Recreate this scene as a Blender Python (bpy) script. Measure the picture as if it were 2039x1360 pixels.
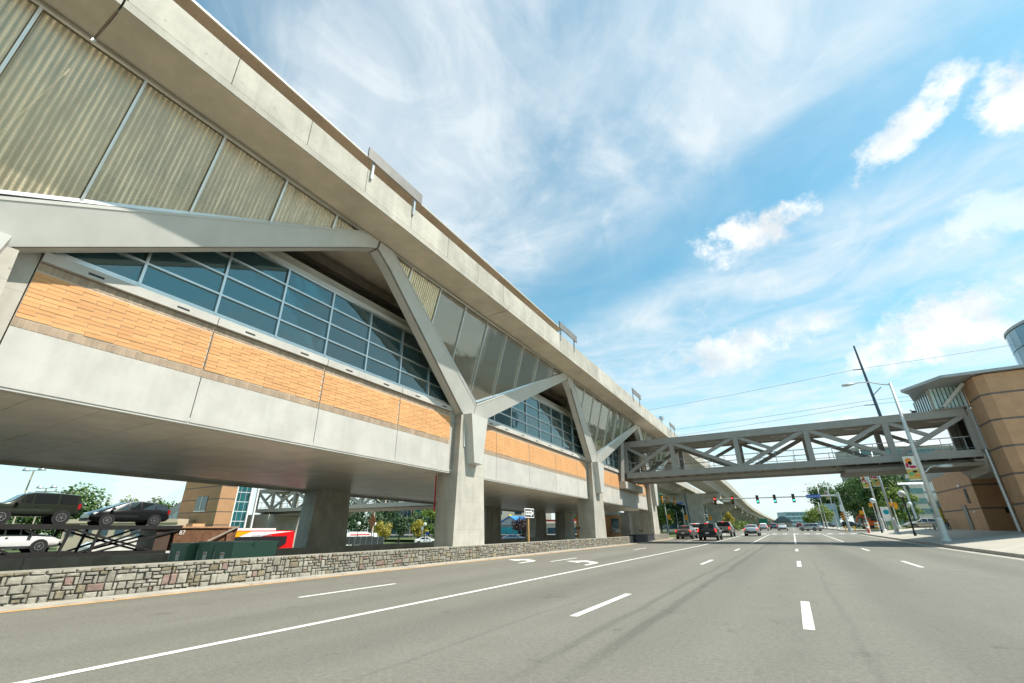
import bpy, bmesh, math, random
from mathutils import Vector, Matrix
random.seed(7)
S = bpy.context.scene
for o in list(bpy.data.objects): bpy.data.objects.remove(o)
COL = S.collection
PI = math.pi

# ---------------------------------------------------------------- camera
cam = bpy.data.cameras.new('camera'); camo = bpy.data.objects.new('camera', cam); COL.objects.link(camo)
F_PX, PITCH, YAW, ROLL = 880.0, .4025, -.527, -.0095
cam.sensor_width = 36; cam.sensor_fit = 'HORIZONTAL'; cam.lens = F_PX/2039*36
cam.clip_start = .1; cam.clip_end = 9000
_F = Vector((math.sin(YAW)*math.cos(PITCH), math.cos(YAW)*math.cos(PITCH), math.sin(PITCH)))
_R = Vector((math.cos(YAW), -math.sin(YAW), 0)); _U = _R.cross(_F)
_R2 = math.cos(ROLL)*_R+math.sin(ROLL)*_U; _U2 = -math.sin(ROLL)*_R+math.cos(ROLL)*_U
m = Matrix((_R2, _U2, -_F)).transposed().to_4x4(); m.translation = (0, 0, 1.3)
camo.matrix_world = m; S.camera = camo

# ---------------------------------------------------------------- sun, sky
SUN_EL, SUN_AZ = math.radians(55.6), math.radians(14)      # azimuth measured from +X towards +Y
sd = Vector((math.cos(SUN_EL)*math.cos(SUN_AZ), math.cos(SUN_EL)*math.sin(SUN_AZ), math.sin(SUN_EL)))
sl = bpy.data.lights.new('sun', 'SUN'); sl.energy = 3.6; sl.angle = math.radians(.55); sl.color = (1, .945, .86)
so = bpy.data.objects.new('sun', sl); COL.objects.link(so)
so.rotation_euler = sd.to_track_quat('Z', 'Y').to_euler(); so.location = (40, 10, 60)

W = bpy.data.worlds.new('World'); S.world = W; W.use_nodes = True
NT = W.node_tree; N = NT.nodes; L = NT.links; N.clear()
class G:
    """tiny node-graph helper for math chains"""
    def __init__(s, nt): s.nt = nt
    def n(s, t, **k):
        x = s.nt.nodes.new(t)
        for a, b in k.items(): setattr(x, a, b)
        return x
    def put(s, sock, v):
        if hasattr(v, 'is_output') or hasattr(v, 'links'): s.nt.links.new(v, sock)
        else: sock.default_value = v
    def m(s, op, a, b=0, c=None, clamp=False):
        x = s.n('ShaderNodeMath', operation=op); x.use_clamp = clamp
        s.put(x.inputs[0], a); s.put(x.inputs[1], b)
        if c is not None: s.put(x.inputs[2], c)
        return x.outputs[0]
    def comb(s, x, y, z):
        c = s.n('ShaderNodeCombineXYZ')
        for i, v in enumerate((x, y, z)): s.put(c.inputs[i], v)
        return c.outputs[0]
    def sep(s, v):
        c = s.n('ShaderNodeSeparateXYZ'); s.put(c.inputs[0], v); return c.outputs
    def noise(s, v, scale, detail=6, rough=.55, dist=0):
        c = s.n('ShaderNodeTexNoise'); s.put(c.inputs['Vector'], v)
        c.inputs['Scale'].default_value = scale; c.inputs['Detail'].default_value = detail
        c.inputs['Roughness'].default_value = rough; c.inputs['Distortion'].default_value = dist
        return c.outputs['Fac']
    def ramp(s, f, stops, interp='EASE'):
        c = s.n('ShaderNodeValToRGB'); c.color_ramp.interpolation = interp; e = c.color_ramp.elements
        while len(e) < len(stops): e.new(.5)
        for i, (p, v) in enumerate(stops):
            e[i].position = p; e[i].color = (v, v, v, 1) if not isinstance(v, tuple) else (*v, 1)
        s.put(c.inputs[0], f); return c.outputs[0]
    def smooth(s, f, a, b):
        c = s.n('ShaderNodeMapRange', interpolation_type='SMOOTHSTEP'); s.put(c.inputs[0], f)
        c.inputs[1].default_value = a; c.inputs[2].default_value = b; return c.outputs[0]
    def mix(s, f, a, b, blend='MIX'):
        c = s.n('ShaderNodeMix', data_type='RGBA', blend_type=blend); s.put(c.inputs[0], f)
        for i, v in ((6, a), (7, b)):
            s.put(c.inputs[i], (*v, 1) if isinstance(v, tuple) and len(v) == 3 else v)
        return c.outputs[2]
g = G(NT)
sky = N.new('ShaderNodeTexSky'); sky.sky_type = 'NISHITA'; sky.sun_disc = False
sky.sun_elevation = SUN_EL; sky.sun_rotation = PI/2-SUN_AZ; sky.air_density = 1.1; sky.dust_density = .6; sky.ozone_density = 2.2
tc = N.new('ShaderNodeTexCoord'); dx, dy, dz = g.sep(tc.outputs['Generated'])
zc = g.m('MAXIMUM', dz, .03)
u = g.m('DIVIDE', dx, zc); v = g.m('DIVIDE', dy, zc)
uv = g.comb(u, v, 0)
warp = g.noise(uv, .55, 4, .5)
cc = g.m('ADD', g.m('ADD', v, g.m('MULTIPLY', u, .35)), g.m('MULTIPLY', g.m('SUBTRACT', warp, .5), .6))
# broad sheets of thin high cloud with a clear lane between them
band = g.ramp(g.m('MULTIPLY_ADD', cc, .25, .1, True), [(.04, .2), (.13, .9), (.36, 1.0), (.44, .22), (.49, .16), (.58, .9), (.75, .8), (1, .6)])
wis = g.noise(g.comb(g.m('ADD', g.m('MULTIPLY', u, .9), g.m('MULTIPLY', v, -.25)), g.m('ADD', v, g.m('MULTIPLY', u, .4)), 0), 1.9, 7, .58, .6)
fib = g.noise(g.comb(g.m('ADD', u, g.m('MULTIPLY', v, .3)), g.m('MULTIPLY', g.m('SUBTRACT', v, g.m('MULTIPLY', u, .35)), .6), 3), 4.5, 6, .6, 1.2)
cir = g.m('MULTIPLY', band, g.m('ADD', g.m('MULTIPLY_ADD', g.smooth(wis, .28, .70), .72, .22), g.m('MULTIPLY', g.smooth(fib, .42, .75), .30)), clamp=True)
cir = g.m('ADD', g.m('MULTIPLY', cir, .84), g.m('MULTIPLY', g.smooth(dz, .40, .0), .55), clamp=True)
# small fair-weather cumulus: soft ellipses torn by noise
dv = tc.outputs['Generated']
cn = g.noise(dv, 13, 7, .62)
tear = g.m('MULTIPLY', g.m('SUBTRACT', cn, .5), 5.5)
cum = 0
for (cx, cy, cz, rw, rh, st, tilt) in ((.035, .850, .528, .125, .042, 1, .12), (-.015, .940, .335, .15, .045, .85, .1), (.29, .900, .305, .19, .055, .95, .2), (.285, .765, .585, .09, .034, .85, .5),
                                 (.41, .73, .565, .09, .045, .9, .5), (.36, .835, .43, .13, .04, .45, .1), (.11, .985, .16, .14, .022, .8, .1), (.02, .99, .10, .10, .014, .8, .1), (.24, .955, .135, .13, .022, .7, .1), (-.12, .985, .12, .08, .012, .5, .1)):
    c = Vector((cx, cy, cz)).normalized(); e1 = Vector((c.y, -c.x, 0)).normalized(); e2 = e1.cross(c)
    a1 = e1*math.cos(tilt)+e2*math.sin(tilt); a2 = e2*math.cos(tilt)-e1*math.sin(tilt)
    def dot(vec):
        d = g.n('ShaderNodeVectorMath', operation='DOT_PRODUCT'); L.new(dv, d.inputs[0]); d.inputs[1].default_value = vec; return d.outputs['Value']
    p = g.m('DIVIDE', dot(a1), rw); q = g.m('DIVIDE', dot(a2), rh)
    r2 = g.m('ADD', g.m('MULTIPLY', p, p), g.m('MULTIPLY', q, q))
    k = g.m('MULTIPLY', g.smooth(g.m('ADD', g.m('SUBTRACT', 1.0, r2), tear), .0, 1.25), g.m('MULTIPLY', g.smooth(dot(c), .6, .9), st))
    cum = k if cum == 0 else g.m('MAXIMUM', cum, k)
skyc = g.mix(1, sky.outputs[0], (.42, .765, .67), 'MULTIPLY')
shade = g.ramp(g.m('ADD', g.m('MULTIPLY', g.noise(dv, 9, 5), .8), .1), [(.36, (2.8, 3.0, 3.15)), (.62, (4.3, 4.3, 4.2))])
c1 = g.mix(cir, skyc, (3.2, 3.45, 3.56)); c2 = g.mix(cum, c1, shade)
bg = N.new('ShaderNodeBackground'); L.new(c2, bg.inputs[0]); bg.inputs[1].default_value = .145
wo = N.new('ShaderNodeOutputWorld'); L.new(bg.outputs[0], wo.inputs[0])
W.cycles.sampling_method = 'MANUAL'; W.cycles.sample_map_resolution = 256
S.view_settings.view_transform = 'Standard'; S.view_settings.look = 'None'; S.view_settings.exposure = 1.0; S.view_settings.gamma = 1
S.view_settings.use_curve_mapping = False
S.cycles.max_bounces = 6; S.cycles.diffuse_bounces = 3; S.cycles.glossy_bounces = 3; S.cycles.transparent_max_bounces = 10

# ---------------------------------------------------------------- materials
MATS = {}
def M(name, col, rough=.7, metal=0, var=.12, scale=2.0, fine=0, bump=0, bscale=30, rand=0, spec=.4, streak=0, coat=0, emit=0, trans=None):
    if name in MATS: return MATS[name]
    mt = bpy.data.materials.new(name); mt.use_nodes = True; nt = mt.node_tree; q = G(nt)
    b = nt.nodes['Principled BSDF']; b.inputs['Roughness'].default_value = rough; b.inputs['Metallic'].default_value = metal
    b.inputs['Specular IOR Level'].default_value = spec; b.inputs['Coat Weight'].default_value = coat; b.inputs['Coat Roughness'].default_value = .04
    geo = q.n('ShaderNodeNewGeometry').outputs['Position']
    c = (*col, 1)
    fac = 1.0
    if var:
        n1 = q.smooth(q.noise(geo, scale, 6, .65), .27, .73); fac = q.m('MULTIPLY_ADD', n1, 2*var, 1-var)
    if streak:
        x, y, z = q.sep(geo); n3 = q.noise(q.comb(q.m('MULTIPLY', x, 3), q.m('MULTIPLY', y, 3), q.m('MULTIPLY', z, .25)), 1.2, 5, .6)
        fac = q.m('MULTIPLY', fac, q.m('MULTIPLY_ADD', n3, 2*streak, 1-streak))
    if fine:
        n2 = q.noise(geo, 45, 3, .6); fac = q.m('MULTIPLY', fac, q.m('MULTIPLY_ADD', n2, 2*fine, 1-fine))
    if rand:
        oi = q.n('ShaderNodeObjectInfo'); fac = q.m('MULTIPLY', fac, q.m('MULTIPLY_ADD', oi.outputs['Random'], 2*rand, 1-rand))
    if fac != 1.0:
        hm = q.n('ShaderNodeVectorMath', operation='SCALE'); hm.inputs[0].default_value = col; nt.links.new(fac, hm.inputs['Scale'])
        nt.links.new(hm.outputs[0], b.inputs['Base Color'])
    else: b.inputs['Base Color'].default_value = c
    if bump:
        bn = q.n('ShaderNodeBump'); bn.inputs['Strength'].default_value = bump; bn.inputs['Distance'].default_value = .02
        nt.links.new(q.noise(geo, bscale, 5, .6), bn.inputs['Height']); nt.links.new(bn.outputs[0], b.inputs['Normal'])
    if emit: b.inputs['Emission Color'].default_value = c; b.inputs['Emission Strength'].default_value = emit
    MATS[name] = mt; return mt
def formed(mt, dz=1.25, zoff=.55, amt=.22):
    nt = mt.node_tree; q = G(nt); b = nt.nodes['Principled BSDF']; src = b.inputs['Base Color'].links[0].from_socket
    x, y, z = q.sep(q.n('ShaderNodeNewGeometry').outputs['Position'])
    fr = q.m('ABSOLUTE', q.m('SUBTRACT', q.m('FRACT', q.m('DIVIDE', q.m('ADD', z, zoff), dz)), .5))
    ln = q.smooth(fr, .012, .004)                                            # lift lines
    hx = q.m('SUBTRACT', q.m('FRACT', q.m('DIVIDE', q.m('ADD', x, y), .95)), .5); hz = q.m('SUBTRACT', q.m('FRACT', q.m('DIVIDE', z, dz)), .27)
    ho = q.smooth(q.m('ADD', q.m('MULTIPLY', q.m('MULTIPLY', hx, hx), .9), q.m('MULTIPLY', q.m('MULTIPLY', hz, hz), 1.56)), .0011, .0006)   # tie holes
    st = q.smooth(q.noise(q.comb(q.m('MULTIPLY', x, 5), q.m('MULTIPLY', y, 5), q.m('MULTIPLY', z, .12)), 1.0, 5, .65), .55, .78)       # rain streaks
    k = q.m('ADD', q.m('MULTIPLY', ln, amt), q.m('ADD', q.m('MULTIPLY', ho, .35), q.m('MULTIPLY', st, .30)), clamp=True)
    out = q.mix(k, src, (.13, .12, .10)); nt.links.new(out, b.inputs['Base Color']); return mt
def glassmat(name, tint, gloss=(.9, .95, 1), f0=.12, dif=None, difw=0, rib=0, ior=1.5, rough=.01):
    mt = bpy.data.materials.new(name); mt.use_nodes = True; nt = mt.node_tree; q = G(nt); nt.nodes.clear()
    tr = q.n('ShaderNodeBsdfTransparent'); tr.inputs[0].default_value = (*tint, 1)
    gl = q.n('ShaderNodeBsdfGlossy'); gl.inputs[0].default_value = (*gloss, 1); gl.inputs['Roughness'].default_value = rough
    base = tr.outputs[0]
    if not rib:                                   # float glass is never quite flat
        oi = q.n('ShaderNodeObjectInfo').outputs['Random']; ps = q.n('ShaderNodeNewGeometry').outputs['Position']
        bw = q.n('ShaderNodeBump'); bw.inputs['Strength'].default_value = .5; bw.inputs['Distance'].default_value = .03
        px, py_, pz = q.sep(ps); nt.links.new(q.m('ADD', q.noise(ps, .9, 2, .4), q.m('MULTIPLY', q.m('SUBTRACT', oi, .5), q.m('ADD', pz, py_))), bw.inputs['Height']); nt.links.new(bw.outputs[0], gl.inputs['Normal'])
    if rib:
        geo = q.n('ShaderNodeNewGeometry').outputs['Position']; x, y, z = q.sep(geo)
        w = q.m('SINE', q.m('MULTIPLY', y, 2*PI/rib))
        bn = q.n('ShaderNodeBump'); bn.inputs['Strength'].default_value = .45; bn.inputs['Distance'].default_value = .015
        nt.links.new(w, bn.inputs['Height']); nt.links.new(bn.outputs[0], gl.inputs['Normal'])
    if dif:
        d = q.n('ShaderNodeBsdfDiffuse'); d.inputs[0].default_value = (*dif, 1)
        t2 = q.n('ShaderNodeBsdfTranslucent'); t2.inputs[0].default_value = (*dif, 1)
        if rib: nt.links.new(bn.outputs[0], d.inputs['Normal'])
        a = q.n('ShaderNodeAddShader'); nt.links.new(d.outputs[0], a.inputs[0]); nt.links.new(t2.outputs[0], a.inputs[1])
        mx = q.n('ShaderNodeMixShader')
        if rib:
            rv = q.smooth(q.noise(q.comb(0, q.m('SNAP', y, rib/2), q.m('MULTIPLY', z, .15)), 3.1, 3, .7), .3, .7)          # no two ribs quite alike
            hz = q.m('MULTIPLY_ADD', q.m('SINE', q.m('MULTIPLY', z, 2*PI/.09)), .05, .95)
            rb = q.m('POWER', q.m('ABSOLUTE', q.m('SINE', q.m('MULTIPLY', y, PI/rib))), 3)
            nt.links.new(q.m('MULTIPLY', q.m('MULTIPLY_ADD', rb, difw*1.5, difw*.35), q.m('MULTIPLY', hz, q.m('MULTIPLY_ADD', rv, .9, .5)), clamp=True), mx.inputs[0])
        else: mx.inputs[0].default_value = difw
        nt.links.new(base, mx.inputs[1]); nt.links.new(a.outputs[0], mx.inputs[2]); base = mx.outputs[0]
    fr = q.n('ShaderNodeFresnel'); fr.inputs[0].default_value = ior
    fa = q.m('ADD', fr.outputs[0], f0, clamp=True)
    m2 = q.n('ShaderNodeMixShader'); nt.links.new(fa, m2.inputs[0]); nt.links.new(base, m2.inputs[1]); nt.links.new(gl.outputs[0], m2.inputs[2])
    o = q.n('ShaderNodeOutputMaterial'); nt.links.new(m2.outputs[0], o.inputs[0]); MATS[name] = mt; return mt

CONC = M('concrete', (.40, .378, .325), .85, var=.16, scale=.7, fine=.08, bump=.2, streak=.18, rand=.08)
CONC_D = M('concrete_cap', (.40, .37, .31), .88, var=.2, scale=.8, fine=.08, bump=.15, streak=.2)
CONC_S = M('concrete_soffit', (.50, .44, .345), .85, var=.17, scale=.55, fine=.08, bump=.1)
formed(CONC); formed(CONC_D)
PANEL = M('precast_panel', (.44, .425, .385), .75, var=.09, scale=1.0, fine=.04, rand=.04, streak=.09)
STEELP = M('painted_steel', (.47, .462, .42), .42, var=.05, scale=1.5, spec=.5, streak=.05)
ALU = M('aluminium', (.62, .62, .60), .32, .85, var=.06)
GALV = M('galvanised', (.50, .52, .53), .42, .7, var=.12, scale=6)
BRIDGE = M('bridge_paint', (.30, .285, .255), .5, var=.07, scale=1.5, spec=.45, streak=.06)
DARK = M('dark_metal', (.03, .032, .035), .45, .3, var=.1)
BLACK = M('black', (.012, .012, .013), .5, var=0)
WHITE = M('white_paint', (.78, .78, .76), .5, var=.04)
GLASS = glassmat('window_glass', (.26, .42, .44), (.80, .95, .95), .08, (.09, .17, .18), .30, 0, 1.6)
RIBG = glassmat('ribbed_glass', (.84, .78, .64), (1, .92, .78), .12, (.88, .77, .58), .24, .12, 1.5, .22)
CLRG = glassmat('clear_glass', (.78, .78, .70), (1, .97, .9), .12, (.62, .56, .44), .24, 0, 1.5, .06)
TEAL = M('teal_glass', (.02, .11, .12), .06, var=.3, scale=.4, spec=.9, rand=.25)
BLUEG = M('blue_glass', (.015, .05, .075), .05, var=.2, scale=.5, spec=.9, rand=.3)

# ---------------------------------------------------------------- mesh helpers
CEN = {}
def mesh(name, verts, faces, mat, smooth=False):
    me = bpy.data.meshes.new(name); me.from_pydata([tuple(a) for a in verts], [], faces); me.validate(); me.update()
    if mat: me.materials.append(mat)
    if smooth:
        for p in me.polygons: p.use_smooth = True
    return me
def setp(o, parent):
    if parent is not None:
        o.parent = parent; o.matrix_parent_inverse = Matrix.Translation(-CEN.get(parent.name, Vector((0, 0, 0))))
def tag(o, label=None, cat=None, group=None, kind=None):
    if label: o['label'] = label
    if cat: o['category'] = cat
    if group: o['group'] = group
    if kind: o['kind'] = kind
    return o
def thing(name, label, cat, loc=(0, 0, 0), rz=0, group=None, local=False):
    """an Empty at the base of a thing; local=True: its parts are given in its own frame"""
    o = bpy.data.objects.new(name, None); COL.objects.link(o); o.empty_display_size = .3
    o.location = loc; o.rotation_euler = (0, 0, rz)
    CEN[o.name] = Vector((0, 0, 0)) if local else Vector(loc)
    return tag(o, label, cat, group)
class MB:
    def __init__(s, f=None): s.v = []; s.f = []; s.fn = f
    def add(s, vs, fs):
        n = len(s.v); s.v += [Vector(a) for a in vs]; s.f += [tuple(i+n for i in f) for f in fs]; return s
    def box(s, x0, x1, y0, y1, z0, z1):
        return s.add([(x0, y0, z0), (x1, y0, z0), (x1, y1, z0), (x0, y1, z0), (x0, y0, z1), (x1, y0, z1), (x1, y1, z1), (x0, y1, z1)],
                     [(0, 3, 2, 1), (4, 5, 6, 7), (0, 1, 5, 4), (1, 2, 6, 5), (2, 3, 7, 6), (3, 0, 4, 7)])
    def hexa(s, a, b):
        """two quads (bottom a, top b), each 4 points in order"""
        return s.add(list(a)+list(b), [(0, 3, 2, 1), (4, 5, 6, 7), (0, 1, 5, 4), (1, 2, 6, 5), (2, 3, 7, 6), (3, 0, 4, 7)])
    def prism(s, pts, off):
        n = len(pts); off = Vector(off)
        vs = [Vector(p) for p in pts]+[Vector(p)+off for p in pts]
        return s.add(vs, [tuple(range(n))[::-1], tuple(range(n, 2*n))]+[(i, (i+1) % n, n+(i+1) % n, n+i) for i in range(n)])
    def beam(s, a, b, w, h, up=(0, 0, 1)):
        a = Vector(a); b = Vector(b); d = (b-a).normalized(); r = d.cross(Vector(up))
        if r.length < 1e-4: r = Vector((1, 0, 0))
        r.normalize(); q = r.cross(d); r *= w/2; q *= h/2
        return s.add([a-r-q, a+r-q, a+r+q, a-r+q, b-r-q, b+r-q, b+r+q, b-r+q], [(0, 1, 2, 3), (7, 6, 5, 4), (0, 4, 5, 1), (1, 5, 6, 2), (2, 6, 7, 3), (3, 7, 4, 0)])
    def tube(s, pts, r, n=8, cap=True):
        pts = [Vector(p) for p in pts]; rs = r if isinstance(r, (list, tuple)) else [r]*len(pts); base = len(s.v); prev = None
        for i, p in enumerate(pts):
            d = (pts[min(i+1, len(pts)-1)]-pts[max(i-1, 0)]).normalized()
            x = d.cross(Vector((0, 0, 1))) if prev is None else prev-d*prev.dot(d)
            if x.length < 1e-3: x = Vector((1, 0, 0))
            x.normalize(); prev = x; y = d.cross(x)
            s.v += [p+(x*math.cos(2*PI*k/n)+y*math.sin(2*PI*k/n))*rs[i] for k in range(n)]
        for i in range(len(pts)-1):
            for k in range(n): s.f.append((base+i*n+k, base+i*n+(k+1) % n, base+(i+1)*n+(k+1) % n, base+(i+1)*n+k))
        if cap: s.f.append(tuple(base+k for k in range(n))[::-1]); s.f.append(tuple(base+(len(pts)-1)*n+k for k in range(n)))
        return s
    def lathe(s, prof, n=16, c=(0, 0, 0), axis='Z'):
        base = len(s.v); c = Vector(c)
        for (r, z) in prof:
            for k in range(n):
                a = 2*PI*k/n; p = Vector((r*math.cos(a), r*math.sin(a), z))
                if axis == 'Y': p = Vector((p.x, p.z, p.y))
                if axis == 'X': p = Vector((p.z, p.x, p.y))
                s.v.append(c+p)
        for i in range(len(prof)-1):
            for k in range(n): s.f.append((base+i*n+k, base+i*n+(k+1) % n, base+(i+1)*n+(k+1) % n, base+(i+1)*n+k))
        s.f.append(tuple(base+k for k in range(n))[::-1]); s.f.append(tuple(base+(len(prof)-1)*n+k for k in range(n)))
        return s
    def build(s, name, mat, parent=None, smooth=False, kind=None, fix=False):
        vs = [s.fn(p) for p in s.v] if s.fn else s.v
        lo = Vector([min(p[i] for p in vs) for i in range(3)]); hi = Vector([max(p[i] for p in vs) for i in range(3)])
        c = (lo+hi)/2
        if parent is None: c.z = lo.z
        me = mesh(name, [p-c for p in vs], s.f, mat, smooth)
        if fix:
            bm = bmesh.new(); bm.from_mesh(me); bmesh.ops.recalc_face_normals(bm, faces=bm.faces); bm.to_mesh(me); bm.free()
        o = bpy.data.objects.new(name, me); COL.objects.link(o); setp(o, parent); o.location = c; CEN[o.name] = c
        if kind: o['kind'] = kind
        return o
def put(name, me, parent, loc, rot=None, scale=None):
    o = bpy.data.objects.new(name, me); COL.objects.link(o); setp(o, parent); o.location = loc; CEN[o.name] = Vector(loc)
    if rot: o.rotation_euler = rot
    if scale: o.scale = scale
    return o
def kids(o): return [c for c in list(bpy.data.objects) if c.parent == o]
def copy_tree(o, parent=None, ch=None):
    if ch is None:
        ch = {}
        for c in bpy.data.objects:
            if c.parent: ch.setdefault(c.parent.name, []).append(c)
    c = o.copy(); mi = o.matrix_parent_inverse.copy(); COL.objects.link(c); c.parent = parent; c.matrix_parent_inverse = mi
    for k in ch.get(o.name, []): copy_tree(k, c, ch)
    return c
def text(s, size, mat, name, parent, loc, rot, thick=.004, align='CENTER', sx=1):
    cu = bpy.data.curves.new('t', 'FONT'); cu.body = s; cu.size = size; cu.extrude = thick; cu.align_x = align; cu.align_y = 'CENTER'; cu.resolution_u = 2
    to = bpy.data.objects.new('t', cu); COL.objects.link(to); dg = bpy.context.evaluated_depsgraph_get()
    me = bpy.data.meshes.new_from_object(to.evaluated_get(dg)); bpy.data.objects.remove(to); me.materials.clear(); me.materials.append(mat)
    return put(name, me, parent, loc, rot, (sx, 1, 1))
def rise(y): return .006*min(max(0, y-40), 180)
def plaza(x, y): return .15+.12*min(max(x-8.25, 0), 5.4)+rise(y)
# ================================================================ ground, roads, markings
def asphalt(name, col, marks=False):
    mt = bpy.data.materials.new(name); mt.use_nodes = True; nt = mt.node_tree; q = G(nt); b = nt.nodes['Principled BSDF']
    geo = q.n('ShaderNodeNewGeometry').outputs['Position']; x, y, z = q.sep(geo)
    big = q.noise(q.comb(q.m('MULTIPLY', x, 1.0), q.m('MULTIPLY', y, .12), 0), .55, 5, .6)       # wear along the lanes
    mid = q.noise(geo, 1.3, 6, .65); fin = q.smooth(q.noise(geo, 16, 5, .8), .3, .7); grit = q.smooth(q.noise(geo, 70, 3, .8), .3, .7)
    f = q.m('MULTIPLY_ADD', big, .5, .75); f = q.m('MULTIPLY', f, q.m('MULTIPLY_ADD', mid, .22, .89))
    f = q.m('MULTIPLY', f, q.m('MULTIPLY_ADD', fin, .34, .83)); f = q.m('MULTIPLY', f, q.m('MULTIPLY_ADD', grit, .5, .75))
    if marks:
        wob = q.m('MULTIPLY', q.m('SUBTRACT', q.noise(q.comb(0, y, 0), .12, 3), .5), .5)
        for (X0, w, y0, y1, amt, wv) in ((-2.62, .07, 3, 40, .24, 1), (-2.15, .09, 3, 60, .28, 1), (.42, .045, 2, 30, .12, 1.4), (-3.95, .03, 1.5, 14, .2, 1.6), (-5.0, .55, 1, 90, .13, .7), (-8.0, .5, 1, 90, .12, .5), (1.7, .6, 1, 90, .15, .6), (-1.75, .5, 3, 90, .12, .6), (5.6, .5, 4, 90, .12, .6), (-11, .5, 2, 60, .08, .6)):
            d = q.m('ABSOLUTE', q.m('SUBTRACT', q.m('ADD', x, q.m('MULTIPLY', wob, wv)), X0))
            k = q.m('MULTIPLY', q.smooth(d, w*1.6, w*.4), q.m('MULTIPLY', q.smooth(y, y0, y0+4), q.smooth(y, y1, y1-8)))
            k = q.m('MULTIPLY', k, q.m('MULTIPLY_ADD', mid, 1.0, .35))
            f = q.m('MULTIPLY', f, q.m('SUBTRACT', 1, q.m('MULTIPLY', k, amt)))
        st = q.smooth(q.noise(q.comb(q.m('MULTIPLY', x, 1.0), q.m('MULTIPLY', y, .6), 7), 2.2, 7, .7), .58, .72)      # oil drips, scuffs
        f = q.m('MULTIPLY', f, q.m('SUBTRACT', 1, q.m('MULTIPLY', st, .26)))
    h = q.n('ShaderNodeVectorMath', operation='SCALE'); h.inputs[0].default_value = col; nt.links.new(f, h.inputs['Scale'])
    nt.links.new(h.outputs[0], b.inputs['Base Color']); b.inputs['Roughness'].default_value = .82; b.inputs['Specular IOR Level'].default_value = .35
    bn = q.n('ShaderNodeBump'); bn.inputs['Strength'].default_value = .35; bn.inputs['Distance'].default_value = .012
    nt.links.new(q.m('ADD', fin, grit), bn.inputs['Height']); nt.links.new(bn.outputs[0], b.inputs['Normal']); return mt
ASPH = asphalt('asphalt', (.168, .162, .135), True); ASPH2 = asphalt('asphalt_plain', (.15, .147, .135))
PAINT = M('road_paint', (.70, .69, .64), .65, var=.12, scale=3, fine=.12, bump=.1, bscale=120)
_q = G(PAINT.node_tree); _b = PAINT.node_tree.nodes['Principled BSDF']; _s = _b.inputs['Base Color'].links[0].from_socket; _p = _q.n('ShaderNodeNewGeometry').outputs['Position']
_w = _q.smooth(_q.m('ADD', _q.m('MULTIPLY', _q.noise(_p, 9, 6, .75), .7), _q.m('MULTIPLY', _q.noise(_p, 60, 3, .7), .45)), .60, .74)      # worn-through spots
PAINT.node_tree.links.new(_q.mix(_q.m('MULTIPLY', _w, .75), _s, (.17, .165, .145)), _b.inputs['Base Color'])
YPAINT = M('yellow_paint', (.62, .33, .10), .6, var=.2, scale=3, fine=.2)
KERB = M('kerb_concrete', (.36, .335, .285), .85, var=.15, scale=1.5, fine=.1)
SIDE = M('pavement', (.40, .37, .31), .85, var=.1, scale=.8, fine=.07, bump=.1)
GRASS = M('grass_ground', (.075, .105, .03), .95, var=.4, scale=1.5, fine=.3, bump=.4)
DIRT = M('gravel_ground', (.37, .34, .28), .95, var=.25, scale=1.2, fine=.2, bump=.4)

def sheet(name, xs, ys, zf, mat, parent=None, kind='structure'):
    b = MB(); nx = len(xs); vs = [(x, y, zf(x, y)) for y in ys for x in xs]
    fs = [(j*nx+i, j*nx+i+1, (j+1)*nx+i+1, (j+1)*nx+i) for j in range(len(ys)-1) for i in range(nx-1)]
    b.add(vs, fs); o = b.build(name, mat, parent); 
    if parent is None: tag(o, kind=kind)
    return o
YS = [-120, -40, 0, 20, 40]+[40+12*i for i in range(1, 16)]+[240, 300, 500, 900, 1600, 3000, 6000]
def zg(x, y):
    a = rise(y)-.06
    if x < -29.5: a = -1.36+max(0, min(1, (y-120)/80))*1.2
    if y > 900: a = .9
    return a
sheet('ground', [-5000, -1500, -500, -200, -100, -60, -46, -30.2, -29.2, -13.2, 8.2, 14, 60, 200, 600, 1500, 5000], YS, zg, GRASS)
road = sheet('road', [-12.75, -6.6, 0, 8.12], [y for y in YS if y < 1700], lambda x, y: rise(y), ASPH)
sheet('cross_street', [-300, -120, -60, -29, -12.8, -1, 8.2, 60, 300], [92, 100, 108, 116], lambda x, y: rise(y)-.02 if -12.9 < x < 8.3 else (rise(y) if x > -13 else rise(y)*.6), ASPH2)
sheet('road_beyond_station', [-46, -38, -31], [-120, -20, 20, 60, 92], lambda x, y: -1.3, ASPH2)
sheet('median_ground', [-29.2, -22, -13.4], [-60, 0, 30, 60, 66], lambda x, y: rise(y)+.004, DIRT)
sheet('planted_median', [-29, -20, -12.9], [66, 80, 91.5], lambda x, y: rise(y)+.02, GRASS)
sheet('far_pavement_left', [-60, -48, -46.2], [-100, 0, 60, 91], lambda x, y: -1.15, SIDE)
sheet('far_pavement_right', [8.3, 11, 13.5], [117, 130, 160, 220, 400], lambda x, y: rise(y)+.13, SIDE)
b = MB()
b.add([(-29.3, y, z) for y in (-60, 90) for z in (-1.4, .1)], [(0, 1, 3, 2)]); tag(b.build('retaining_slope', CONC_D), kind='structure')

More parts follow.
